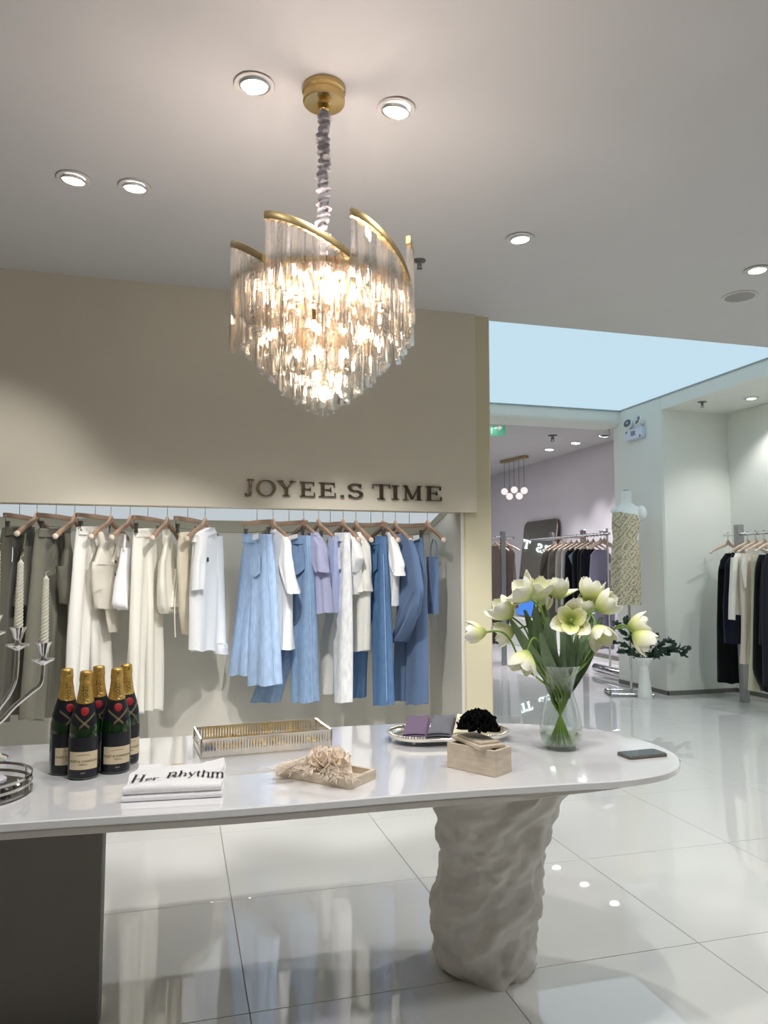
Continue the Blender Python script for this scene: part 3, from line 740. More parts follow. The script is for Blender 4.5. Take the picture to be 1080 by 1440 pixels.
# ------------------------------------------------------------------ openwork metal box with jewellery
p0, p1 = on_table(283, 1068), on_table(466, 1052)
ex = p1 - p0; LB = ex.length; DB = 0.20; HB = 0.062
jb = thing('openwork_tray', 'long pierced silver gallery tray on the table holding gold jewellery', 'tray', (p0.x, p0.y, TZ), math.atan2(ex.y, ex.x))
MB().box((0, 0, 0.002), (LB, DB, 0.006)).build('tray_base', M_SILVER, jb)
def pierced(L, H, n):
    # solid skirt, a row of upright oval openings between tapered bars, top rail
    m = MB(); th = .0014
    m.box((0, -th, .004), (L, th, H * .34)); m.box((0, -th, H * .88), (L, th, H * .97))
    st = L / n
    for i in range(n):
        xc = (i + .5) * st
        prev = None
        for k in range(9):
            z = lerp(H * .34, H * .88, k / 8); hw = st * (.5 - .30 * sin(pi * k / 8) ** .8)
            cur = (z, hw)
            if prev:
                for sg in (0, 1):
                    xl = xc - st / 2 if sg == 0 else xc + st / 2
                    f = lambda q: (xc - st / 2 + (st / 2 - (st / 2 - q) ) * 1.0) if sg == 0 else (xc + st / 2 - q)
                    # web from the cell edge inwards
                    w0, w1 = (st / 2 - prev[1]) , (st / 2 - cur[1])
                    w0 = .5 * st - st * .21 * sin(pi * (k - 1) / 8) ** .8; w1 = .5 * st - st * .21 * sin(pi * k / 8) ** .8
                    if sg == 0: q = [(xl, -th, prev[0]), (xl + w0, -th, prev[0]), (xl + w1, -th, cur[0]), (xl, -th, cur[0])]
                    else: q = [(xl - w0, -th, prev[0]), (xl, -th, prev[0]), (xl, -th, cur[0]), (xl - w1, -th, cur[0])]
                    m.add(q, [(0, 1, 2, 3)])
            prev = cur
    for i in range(int(L / .0045)):
        x = (i + .5) * .0045
        m.add([(x - .0018, -.002, H * .95), (x + .0018, -.002, H * .95), (x, -.0028, H * .99), (x, .0028, H * .99), (x - .0018, .002, H * .95), (x + .0018, .002, H * .95)], [(0, 1, 2), (2, 1, 5, 3), (3, 5, 4), (0, 2, 3, 4)])
        m.add([(x - .0018, -.003, .0), (x + .0018, -.003, .0), (x + .0018, -.003, .005), (x - .0018, -.003, .005)], [(0, 1, 2, 3)])
    return m
fm = pierced(LB, HB, 46)
w1 = fm.build('pierced_wall', M_SILVER, jb, 0); inst('pierced_wall', w1.data, jb, (0, DB, 0))
sm = pierced(DB, HB, 20)
w2 = sm.build('pierced_wall', M_SILVER, jb, 0); w2.rotation_euler = (0, 0, pi / 2); inst('pierced_wall', w2.data, jb, (LB, 0, 0), (0, 0, pi / 2))
for x, y in ((0, 0), (LB, 0), (0, DB), (LB, DB)):
    MB().lathe([(.003, 0), (.003, HB), (.001, HB + .003)], 8).build('corner_post', M_SILVER, jb).location = (x, y, 0)
MB().tube([(LB + .002, DB * .3, .035), (LB + .014, DB * .35, .05), (LB + .017, DB * .5, .055), (LB + .014, DB * .65, .05), (LB + .002, DB * .7, .035)], .0022).build('handle', M_SILVER, jb)
MB().tube([(-.002, DB * .3, .035), (-.012, DB * .35, .045), (-.015, DB * .5, .048), (-.012, DB * .65, .045), (-.002, DB * .7, .035)], .0022).build('handle', M_SILVER, jb)
rj = random.Random(11)
def jewel(x, y, label, kind, mtl):
    P = Matrix.Rotation(jb.rotation_euler.z, 4, 'Z') @ Vector((x, y, 0)) + Vector((p0.x, p0.y, TZ + .007))
    if kind == 'bracelet':
        t = MB()
        n = 22; q = .024
        for i in range(n):
            a = 2 * pi * i / n
            t.ball((q * cos(a), q * sin(a), .004 + .001 * (i % 2)), .0042, 7, 5)
        o = t.build('bracelet', mtl)
    elif kind == 'earring':
        t = MB()
        for i in range(9):
            a = i * 2.4; k = .003 * math.sqrt(i)
            t.ball((k * 2.2 * cos(a), k * 2.2 * sin(a), .006 + .006 * rj.random()), .0065, 7, 5, (1, 1, .7))
        o = t.build('earring', mtl)
    elif kind == 'necklace':
        t = MB().tube([(.045 * cos(a / 24 * 2 * pi) * (1 + .2 * sin(a)), .022 * sin(a / 24 * 2 * pi), .004 + .002 * sin(a * 1.7)) for a in range(24)], .003, 6, True)
        t.ball((.045, 0, .007), .008, 8, 6)
        o = t.build('necklace', mtl)
    else:
        t = MB().cbox((-.016, -.009, .0), (.016, .009, .022), .003)
        o = t.build('jewel_box', mtl)
    o.location = P; o.rotation_euler = (0, 0, rj.uniform(0, 3)) if kind != 'jewel_box' else (0, 0, .1)
    return tag(o, label, kind.replace('_', ' '), 'jewellery in the silver tray' if kind != 'jewel_box' else None)
M_YG = mat('yellow_gold', (0.9, 0.62, 0.12), 0.16, metal=1.0, var=0.1, scale=80)
jewel(.030, .030, 'small blue ring case at the left end of the pierced tray', 'jewel_box', mat('blue_case', (0.02, 0.04, 0.25), 0.4))
for x, y, kd, lb in ((.055, .045, 'earring', 'gold earring cluster beside the blue ring case'), (.10, .06, 'bracelet', 'gold beaded bracelet left of the middle in the pierced tray'), (.12, .15, 'necklace', 'gold necklace along the back left of the pierced tray'), (.165, .05, 'necklace', 'gold necklace at the front centre of the pierced tray'), (.205, .135, 'bracelet', 'gold beaded bracelet near the tray middle at the back'), (.26, .14, 'earring', 'bright gold earring cluster at the back, right of centre'), (.275, .06, 'bracelet', 'gold beaded bracelet at the front, right of centre'), (.33, .05, 'necklace', 'gold necklace at the front right of the pierced tray'), (.345, .145, 'earring', 'gold earring cluster at the back right of the tray'), (.385, .09, 'bracelet', 'gold beaded bracelet at the right end of the tray'), (.06, .14, 'earring', 'gold earring cluster at the back left corner of the tray')):
    jewel(x, y, lb, kd, M_YG)
# ------------------------------------------------------------------ travertine tray with feather flower
def ruffle_flower(name, parent, m, loc, R_, n, hgt, seed, curl=1.0, th=.0012):
    q = random.Random(seed)
    for k in range(n):
        lay = k / n
        el = lerp(RAD(8), RAD(82), lay ** .8); az = k * 2.39996 + q.uniform(-.2, .2)
        L = R_ * lerp(1.0, .55, lay) * q.uniform(.9, 1.08); Wd = R_ * lerp(.95, .6, lay)
        p1, p2, fr = q.uniform(0, 6), q.uniform(0, 6), q.choice((2, 3))
        def fn(u, v, L=L, Wd=Wd, p1=p1, p2=p2, fr=fr):
            s = .12 + .88 * u; t = v * 2 - 1
            wv = .16 * R_ * curl * u ** 1.5 * sin(t * fr * 2.2 + p1) + .06 * R_ * u * sin(t * 9 + p2)
            x = L * s; y = Wd * t * .62 * (s ** .7) * (1.0 - .18 * s * t * t); z = wv + .25 * R_ * (s - .5) ** 2 * 2 - .12 * R_ * s * t * t
            return (x, y, z)
        o = MB().sheet(fn, 8, 12, th).build('petal', m, parent, 60)
        o.location = (loc[0], loc[1], loc[2] + hgt * .15 * lay); o.rotation_euler = Euler((0, -el, az), 'XYZ')
A_, B_, C_ = on_table(388, 1091), on_table(493, 1111), on_table(533, 1096)
e1 = B_ - A_; L1_ = e1.length; L2_ = (C_ - B_).length
tr = thing('stone_tray', 'shallow beige travertine tray under the feathered flower brooch', 'tray', (A_.x, A_.y, TZ), math.atan2(e1.y, e1.x))
m = MB(); hh = .027; wt = .010
def hollow(mb, L, D, h, wt, base):
    o_ = [(0, 0), (L, 0), (L, D), (0, D)]; i_ = [(wt, wt), (L - wt, wt), (L - wt, D - wt), (wt, D - wt)]
    c = .0012
    oi = [(c, c), (L - c, c), (L - c, D - c), (c, D - c)]
    r = lambda P, z: [(x, y, z) for x, y in P]
    return mb.rings([r(oi, 0), r(o_, c), r(o_, h - c), r(oi, h), r(i_, h), r(i_, base)])
hollow(m, L1_, L2_, hh, wt, .010).build('tray_body', M_TRAV, tr, 30)
fp = A_ + (B_ - A_) * .50 + (C_ - B_) * .52
fb = thing('flower_brooch', 'champagne ruffled fabric flower with loose feathers in the stone tray', 'brooch', (fp.x, fp.y, TZ + .012))
M_PEO = mat('champagne_organza', s2l(246, 231, 213), 0.7, var=0.06, scale=60, sheen=0.4)
ruffle_flower('petal', fb, M_PEO, (0, 0, .012), .072, 34, .06, 4, 1.0)
M_FEA = mat('ostrich_feather', s2l(240, 228, 212), 0.8, var=0.08, scale=50)
q = random.Random(21)
for side_ in range(14):
    az = q.choice((q.uniform(2.6, 3.9), q.uniform(2.7, 3.6), q.uniform(-.5, .7), q.uniform(-1.9, -1.2)))
    m = MB(); Lf = q.uniform(.09, .165)
    for k in range(70):
        s0 = q.uniform(.12, .95); a2 = az + q.uniform(-.75, .75) ; l2 = q.uniform(.018, .042)
        base = Vector((cos(az) * Lf * s0, sin(az) * Lf * s0, .022 + .012 * sin(s0 * 3) - .012 * s0))
        tip = base + Vector((cos(a2) * l2, sin(a2) * l2, q.uniform(-.012, .016))); tip.z = max(tip.z, .017 if s0 < .5 else .006)
        mid = (base + tip) / 2 + Vector((0, 0, q.uniform(0, .006)))
        pr_ = Vector((-sin(a2), cos(a2), 0)) * .0011
        m.add([base - pr_, base + pr_, mid + pr_ * .8, mid - pr_ * .8, tip], [(0, 1, 2, 3), (3, 2, 4)])
    m.tube([(cos(az) * Lf * s, sin(az) * Lf * s, .022 + .012 * sin(s * 3) - .012 * s) for s in (.1, .4, .7, 1)], [.0008, .0007, .0005, .0003], 5)
    o = m.build('feather', M_FEA, fb, 0); o['kind'] = 'stuff'

# ------------------------------------------------------------------ travertine box, its lid and the black flower
A_, B_, C_ = on_table(629, 1079), on_table(697, 1094), on_table(722, 1086)
e1 = B_ - A_; L1_ = e1.length; L2_ = (C_ - B_).length; HB_ = .074
bx = thing('stone_box', 'beige travertine box with its lid set askew on top', 'box', (A_.x, A_.y, TZ), math.atan2(e1.y, e1.x))
hollow(MB(), L1_, L2_, HB_, .010, .012).build('box_body', M_TRAV, bx, 30)
ld_ = MB().cbox((-.082, -.044, 0), (.082, .044, .010), .0012); 
lid = thing('box_lid', 'loose stepped travertine lid lying crooked across the stone box', 'lid', (A_.x + .085, A_.y - .035, TZ + HB_ + .0008), math.atan2(e1.y, e1.x) - .42)
ld_.build('lid_slab', M_TRAV, lid, 30)
MB().cbox((-.066, -.034, .010), (.066, .034, .0165), .001).build('raised_step', M_TRAV, lid, 30)
bfp = Vector((A_.x + .088, A_.y - .030, TZ + HB_ + .018))
bf = thing('black_flower_brooch', 'black ruffled velvet flower brooch resting on the stone box lid', 'brooch', bfp)
ruffle_flower('petal', bf, M_BLACKF, (0, 0, .018), .063, 46, .14, 9, 1.25, .002)

# ------------------------------------------------------------------ oval silver tray with three folded scarves
oc_ = Vector((.925, 2.50, 0)); ang = -.10
ot = thing('oval_tray', 'oval silver tray with beaded rim and ball feet at the table back', 'tray', (oc_.x, oc_.y, TZ), ang)
def stad(hl, r, z, n=16):
    P = []
    for k in range(n + 1): a = pi / 2 + pi * k / n; P.append((-hl + r * cos(a), r * sin(a), z))
    for k in range(n + 1): a = -pi / 2 + pi * k / n; P.append((hl + r * cos(a), r * sin(a), z))
    return P
HL, RR_ = .105, .108
MB().rings([stad(HL, RR_ - .02, .012), stad(HL, RR_ - .004, .016), stad(HL, RR_, .026), stad(HL, RR_ - .002, .027), stad(HL, RR_ - .008, .018), stad(HL, RR_ - .022, .0155)]).build('tray_plate', M_SILVER, ot, 50)
path = stad(HL, RR_, .030, 40); 
bd = MB(); acc = 0
for i in range(len(path)):
    a = Vector(path[i]); b = Vector(path[(i + 1) % len(path)]); d = (b - a).length
    if d > .1: continue
    s = acc
    while s < d:
        bd.ball(a + (b - a) * (s / d), .0052, 8, 6); s += .0098
    acc = s - d
bd.build('beaded_rim', M_SILVER, ot, 60)['kind'] = 'stuff'
for x, y in ((-.14, -.075), (.14, -.075), (-.14, .075), (.14, .075)):
    MB().ball((x, y, .0072), .0072, 12, 8).build('ball_foot', M_SILVER, ot)
def scarf(x, y, rz, col, nm, lb, tilt):
    c, s = cos(ang), sin(ang)
    t = thing('folded_scarf', lb, 'scarf', (oc_.x + x * c - y * s, oc_.y + x * s + y * c, TZ + .0165), rz + ang, None)
    m = fabric(nm, col)
    q = random.Random(nm)
    lowest = 0
    for k in range(3):
        def fn(u, v, k=k):
            wx = lerp(-.043, .043, u) * (1 - .06 * k); yy = lerp(-.068, .075, v) + .004 * k
            z = .003 + k * .0085 + tilt * v * .034 + .002 * sin(u * 5 + k) * v + (.003 * (1 - v) * sin(u * pi))
            if v < .06: z -= .002
            return (wx + .040 * v, yy, z)
        MB().sheet(fn, 10, 14, 0.0062 if k else .0028).build('fold', m, t, 60)
    return t
scarf(-.135, -.004, -.05, (120, 102, 128), 'purple_scarf', 'folded mauve purple scarf at the left of the silver tray', 1.0)
scarf(-.046, -.008, -.12, (116, 117, 125), 'grey_scarf', 'folded slate grey scarf in the middle of the silver tray', 1.0)
scarf(.042, -.010, -.10, (238, 232, 205), 'cream_scarf', 'folded cream scarf on the silver tray behind the stone box', 1.0)

# ------------------------------------------------------------------ phone
A_, B_, C_ = on_table(886, 1069), on_table(938, 1064), on_table(868, 1061)
e1 = B_ - A_
phn = thing('mobile_phone', 'dark mobile phone lying face up near the rounded table end', 'phone', (A_.x, A_.y, TZ), math.atan2(e1.y, e1.x))
def rr_box(L, D, r, z0, z1, c):
    def ring(i, z):
        P = []
        for cx, cy, a0 in ((L - r, r, -90), (L - r, D - r, 0), (r, D - r, 90), (r, r, 180)):
            for k in range(6):
                a = RAD(a0 + 18 * k); P.append((cx + (r - i) * cos(a), cy + (r - i) * sin(a), z))
        return P
    return MB().rings([ring(c, z0), ring(0, z0 + c), ring(0, z1 - c), ring(c, z1)])
rr_box(.146, .073, .012, 0, .0095, .002).build('phone_case', mat('phone_case', s2l(92, 84, 78), 0.4, var=0.08), phn, 40)
rr_box(.139, .066, .010, .0093, .0100, .0002).build('screen', mat('phone_screen', s2l(70, 80, 84), 0.06, spec=0.8), phn, 40).location = (.0035, .0035, 0)

# ------------------------------------------------------------------ round gallery tray and candelabra at the left edge
gc = Vector((-.525, 2.225, 0)); gr = .155
gt = thing('round_gallery_tray', 'round mirrored tray with chrome double rail cut by the left edge', 'tray', (gc.x, gc.y, TZ))
M_NICK = mat('nickel', (0.62, 0.60, 0.58), 0.16, metal=1.0)
MB().lathe([(.002, .002), (gr, .002), (gr + .003, .005), (gr + .002, .010), (gr - .002, .010), (gr - .004, .006), (.002, .006)], 56, cap=False).build('mirror_base', M_NICK, gt, 40)
for z in (.026, .046):
    R = []
    for k in range(64):
        a = 2 * pi * k / 64
        R.append([(q_ * cos(a), q_ * sin(a), zz) for q_, zz in ((gr - .0016, z - .004), (gr + .0016, z - .004), (gr + .0016, z + .003), (gr - .0016, z + .003))])
    R.append(R[0]); MB().rings(R, False, False).build('rail', M_NICK, gt, 40)
for k in range(8):
    a = -.95 + k * 2 * pi / 8
    o = MB().cbox((-.003, -.002, .008), (.003, .002, .048), .0006).build('rail_post', M_NICK, gt); o.location = (gr * cos(a), gr * sin(a), 0); o.rotation_euler = (0, 0, a + pi / 2)
jt = thing('lidded_jar', 'lilac lidded jar on the round mirrored tray', 'jar', (gc.x + .055, gc.y + .005, TZ + .0065))
MB().lathe([(.002, 0), (.036, 0), (.038, .003), (.038, .020), (.034, .022)], 32).build('jar_body', M_ACRYL, jt, 40)
MB().lathe([(.036, .0222), (.038, .0235), (.038, .030), (.032, .034), (.002, .035)], 32).build('lid', mat('lilac_lid', s2l(205, 200, 214), 0.35), jt, 40)
for x, y, h, lb in ((.10, -.035, .016, 'small dark glass bottle stopper at the tray front'), (.115, .03, .012, 'small silver trinket by the rail of the round tray')):
    t = thing('trinket', lb, 'trinket', (gc.x + x, gc.y + y, TZ + .0065))
    MB().lathe([(.002, 0), (.012, 0), (.013, h * .5), (.009, h), (.004, h * 1.15), (.006, h * 1.5), (.002, h * 1.7)], 16).build('trinket_body', M_NICK if h < .015 else M_DARKM, t)
cc = Vector((-.585, 2.585, TZ))
M_CAN = mat('candelabra_silver', (0.80, 0.79, 0.78), 0.13, metal=1.0, var=0.04, scale=20)
M_WAX = mat('ivory_wax', s2l(236, 232, 214), 0.5, sss=0.2)
cd = thing('candelabra', 'branched silver candelabra at the left edge of the table', 'candelabra', cc)
MB().lathe([(.002, 0), (.088, 0), (.090, .004), (.086, .010), (.070, .014), (.062, .024), (.035, .034), (.018, .050), (.014, .09), (.020, .11), (.012, .13), (.013, .30), (.018, .315), (.010, .33)], 36).build('stem_foot', M_CAN, cd, 40)
def candle_cup(x, y, z, lb, hgt=.215):
    MB().lathe([(.006, z - .028), (.010, z - .024), (.033, z - .012), (.034, z - .008), (.030, z - .006), (.010, z - .004), (.009, z + .004), (.014, z + .014), (.017, z + .028), (.025, z + .044), (.024, z + .045), (.014, z + .040), (.002, z + .040)], 28, cap=False).build('candle_cup', M_ACRYL if False else M_CAN, cd, 50).location = (x, y, 0)
    t = thing('twisted_candle', lb, 'candle', (cc.x + x, cc.y + y, cc.z + z + .041), 0, 'ivory candles on the candelabra')
    R = []
    NZ_ = 150
    for i in range(NZ_ + 1):
        s = i / NZ_; zz = s * hgt; tp = lerp(.0130, .0085, s) * (1 if s < .95 else max(.25, (1 - s) / .05 * .75 + .25))
        R.append([(tp * (1 + .10 * cos(4 * (2 * pi * j / 20) - zz * 560)) * cos(2 * pi * j / 20), tp * (1 + .10 * cos(4 * (2 * pi * j / 20) - zz * 560)) * sin(2 * pi * j / 20), zz) for j in range(20)])
    MB().rings(R).build('candle_body', M_WAX, t, 60)
    MB().tube([(0, 0, hgt - .002), (-.001, 0, hgt + .008), (.004, 0, hgt + .013), (.009, 0, hgt + .015)], .0010, 6).build('wick', M_WAX, t)
def arm(x, y, z):
    P = catmull([(0, 0, .13), (x * .28, y * .28, .115), (x * .55, y * .55, .165), (x * .80, y * .80, .205), (x * .97, y * .97, .255 if z > .33 else .235), (x, y, z - .02)], 8, False)
    MB().tube(P, .0072, 12).build('arm', M_CAN, cd, 60)
for x, y, z, lb in ((.177, .0, .318, 'ivory spiral candle on the rightmost candelabra arm'), (.105, -.02, .368, 'taller-set ivory spiral candle, second from the right on the candelabra'), (.028, .02, .405, 'ivory candle on the candelabra, cut by the picture edge')):
    arm(x, y, z); candle_cup(x, y, z, lb)

# ------------------------------------------------------------------ glass vase with tulips
VX, VY = 1.238, 2.275
vs_ = thing('glass_vase', 'clear flared glass vase holding pale tulips and a little water', 'vase', (VX, VY, TZ))
outp = [(.050, .0), (.054, .006), (.066, .030), (.0705, .055), (.069, .085), (.060, .130), (.048, .170), (.0435, .190), (.045, .205), (.054, .235), (.066, .262), (.0745, .275)]
inp = [(r - .0022, z) for r, z in outp if z > .02]
MB().lathe(outp + [(.0735, .276)] + inp[::-1] + [(.055, .014), (.001, .012)], 48, cap=False).build('glass_body', M_CLEAR, vs_, 60)
MB().lathe([(.001, .0), (.050, .0), (.052, .005), (.047, .011), (.001, .011)], 8, cap=False).build('thick_base', thin_glass('base_glass', (0.86, 0.92, 0.86), 0.10), vs_, 20)
MB().lathe([(.001, .0128), (.052, .015), (.0635, .030), (.0670, .046), (.001, .046)], 40, cap=False).build('water', M_WATER, vs_, 40)
M_STEM = mat('tulip_stem', s2l(118, 150, 62), 0.5, var=0.12, scale=40)
M_LEAF = mat('tulip_leaf', s2l(120, 142, 108), 0.5, var=0.18, scale=30, stretch=(6, 6, .6), sss=0.05)
mp = bpy.data.materials.new('tulip_petal'); mp.use_nodes = True
nt = mp.node_tree; b = nt.nodes['Principled BSDF']
at = nt.nodes.new('ShaderNodeAttribute'); at.attribute_name = 'along'
rp = nt.nodes.new('ShaderNodeValToRGB')
for k, (p_, c_) in enumerate([(0.0, s2l(128, 152, 40)), (0.34, s2l(206, 212, 120)), (0.68, s2l(240, 238, 208)), (1.0, s2l(248, 246, 232))]):
    if k > 1: e_ = rp.color_ramp.elements.new(p_)
    else: e_ = rp.color_ramp.elements[k]; e_.position = p_
for e_, c_ in zip(sorted(rp.color_ramp.elements, key=lambda e: e.position), [s2l(150, 174, 48), s2l(236, 238, 172), s2l(250, 249, 230), s2l(252, 251, 240)]): e_.color = (*c_, 1)
nt.links.new(at.outputs['Fac'], rp.inputs[0]); nt.links.new(rp.outputs[0], b.inputs['Base Color'])
b.inputs['Roughness'].default_value = .55; b.inputs['Subsurface Weight'].default_value = .25; b.inputs['Subsurface Radius'].default_value = (.01, .01, .006)
def petal_mesh(open_, seed, L=.072, R_=.028, Wm=1.2):
    q = random.Random(seed); p1 = q.uniform(0, 6)
    nu, nv = 9, 8; al = []
    def fn(u, v):
        s = u; t = v * 2 - 1
        r = .004 + R_ * (sin(min(1, s * 1.15) * pi * .62) ** .8) * (1 - .25 * s ** 3)
        wd = (sin(pi * min(.985, s ** .72)) ** .75 + .07) * R_ * Wm
        th = t * min(1.25, wd / max(r, .006))
        x = r * cos(th); y = r * sin(th); z = L * s + .002 * sin(p1 + 5 * t) * s
        o = open_ * (.35 + .65 * s) + .10 * sin(p1) * s
        c, s_ = cos(o), sin(o)
        return (x * c + z * s_, y, z * c - x * s_ * .6)
    m = MB().sheet(fn, nu, nv, .0009)
    me = m.mesh('petal', mp, 70)
    at_ = me.attributes.new('along', 'FLOAT', 'POINT')
    W1 = nv + 1; n = (nu + 1) * W1
    vals = [((i % n) // W1) / nu * (1 - .15 * abs(((i % n) % W1) / nv * 2 - 1)) for i in range(2 * n)]
    at_.data.foreach_set('value', vals)
    return me
PM = {}
def pm(o, k):
    key = (round(o, 2), k % 3)
    if key not in PM: PM[key] = petal_mesh(o, hash(key) % 1000 if False else int(o * 100) * 7 + k)
    return PM[key]
def flower_pt(u, v, dep):
    p = at_y(u, v, VY + dep); return p
TUL = [ # u, v of blossom base, pointing (px dx, dy, toward viewer +), depth, openness, size, label
 (684, 889, (-1, .05, .15), -.02, .10, .92, 'tulip bud stretching furthest left on a bent stem'),
 (720, 868, (-.9, -.75, .2), .02, .30, 1.12, 'open tulip at the upper left above the drooping ones'),
 (724, 886, (-1, .25, .2), .05, .16, .98, 'tulip bud just right of the furthest-left bud'),
 (742, 915, (-.45, 1, .35), -.05, .26, 1.06, 'drooping tulip hanging low on the left of the vase'),
 (746, 843, (-.75, -.7, .3), -.03, .42, 1.12, 'wide open tulip at the top left of the bunch'),
 (757, 846, (.05, -1, .25), .02, .24, 1.05, 'tulip behind the wide open one at the top left'),
 (763, 862, (.05, -.9, .1), .06, .2, .8, 'small greenish tulip low behind the top left pair'),
 (786, 843, (-.05, -1, .1), .03, .28, 1.05, 'upright tulip with one petal spread to the right'),
 (803, 874, (.02, -.25, 1), -.06, .62, 1.0, 'fully open tulip facing forward in the bunch centre'),
 (826, 846, (.25, -1, .05), .03, .13, 1.08, 'closed tulip standing highest on the right side'),
 (818, 866, (.35, -.9, .15), .05, .22, .9, 'tulip half hidden behind the forward facing bloom'),
 (838, 858, (.85, -.5, .1), -.01, .14, 1.08, 'closed tulip leaning right in front of the snakeskin dress'),
 (838, 880, (.35, .75, .6), -.06, .34, 1.0, 'nodding open tulip below the right hand blooms'),
 (882, 882, (1, -.18, .05), .0, .12, 1.0, 'upper of the two tulips stretching furthest right'),
 (890, 890, (.9, .65, .2), -.03, .18, 1.05, 'lower of the two tulips stretching furthest right'),
]
vdir = Vector((VX, VY, 0)).normalized(); rdir = Vector((vdir.y, -vdir.x, 0))
q = random.Random(5)
for i, (u, v, dr, dep, op, sz, lb) in enumerate(TUL):
    P = flower_pt(u, v, dep)
    d = (rdir * dr[0] + Vector((0, 0, 1)) * (-dr[1]) - vdir * dr[2]).normalized()
    a0 = 2 * pi * i / len(TUL) + .4
    foot = Vector((VX + .036 * cos(a0), VY + .036 * sin(a0), TZ + .0155))
    neck = Vector((VX - .029 * cos(a0), VY - .029 * sin(a0), TZ + .185))
    side_ = rdir * ((u - 787) / FPX * 2.4)
    rim = neck + side_ * .42 + Vector((0, 0, .085))
    t = thing('tulip', lb, 'tulip', foot, 0, 'tulips in the glass vase')
    pre = P - d * .045
    pts = [foot, (foot + neck) / 2 + Vector((0, 0, 0)), neck, rim, pre * .55 + rim * .45 + Vector((0, 0, .02)), pre, P + d * .006]
    MB().tube([p_ - foot for p_ in catmull(pts, 7, False)], .0034, 8).build('stem', M_STEM, t, 60)
    F = frame(d, rdir)
    for k in range(6):
        o = op * (1.0 if k < 3 else .72)
        if i == 7 and k == 1: o = 1.15
        if i in (1, 4) and k == 0: o = .85
        me = pm(o, k)
        r_ = F @ Matrix.Rotation(k * 2 * pi / 3 + (pi / 3 if k >= 3 else 0) + i * .7, 3, 'Z')
        s = sz * (1.0 if k < 3 else .93)
        ob = inst('petal', me, t, P - foot, r_.to_euler(), (s * 1.12, s * 1.12, s * 1.08))
    if i == 8:
        MB().lathe([(.002, .004), (.004, .01), (.004, .022), (.006, .025), (.002, .028)], 8).build('pistil', M_STEM, t).matrix_local = Matrix.Translation(P - foot) @ F.to_4x4()
# broad leaves rise out of the neck
LEAF = [(738, 858, .03, 'l'), (752, 856, .0, 'l'), (764, 850, .03, 'l'), (770, 868, -.05, 'l'), (778, 862, .05, 'l'), (790, 866, -.03, 'l'), (802, 880, .02, 'l'), (834, 864, .04, 'r'), (846, 868, .02, 'r'), (826, 884, -.03, 'r'), (716, 868, .03, 'l'), (812, 896, -.05, 'r'), (845, 885, .05, 'r'), (760, 890, -.055, 'l')]
for i, (u, v, dep, sd) in enumerate(LEAF):
    tip = at_y(u, v, VY + dep)
    a0 = i * 2.4
    base = Vector((VX + .018 * cos(a0), VY + .018 * sin(a0), TZ + .165))
    mid = base * .45 + tip * .55 + rdir * (.012 if u > 787 else -.012) - vdir * .01 + Vector((0, 0, .01))
    C = catmull([base, base * .72 + tip * .28 + (rdir * .004 if u > 787 else rdir * -.004), mid, tip], 6, False)
    n = len(C) - 1; w0 = q.uniform(.022, .029)
    ax = (-vdir * .35 + rdir * .94).normalized()
    def fn(a, c, C=C, n=n, w0=w0, ax=ax):
        k = min(int(a * n), n - 1); p = C[k].lerp(C[k + 1], a * n - k) if a < 1 else C[n]
        t_ = c * 2 - 1
        wd = w0 * (sin(pi * min(.97, .12 + .88 * a)) ** .7) + .0006
        return tuple(p + ax * wd * t_ + vdir * (.35 * wd * (1 - abs(t_)) ))
    o = MB().sheet(fn, 18, 6, .0009).build('tulip_leaf', M_LEAF, vs_ if False else None, 70)
    o.location = (0, 0, 0)
    tag(o, None, None)
    tul = [x for x in bpy.data.objects if x.name.split('.')[0] == 'tulip'][i]
    o.parent = tul; o.location = -tul.location; o.name = 'leaf'
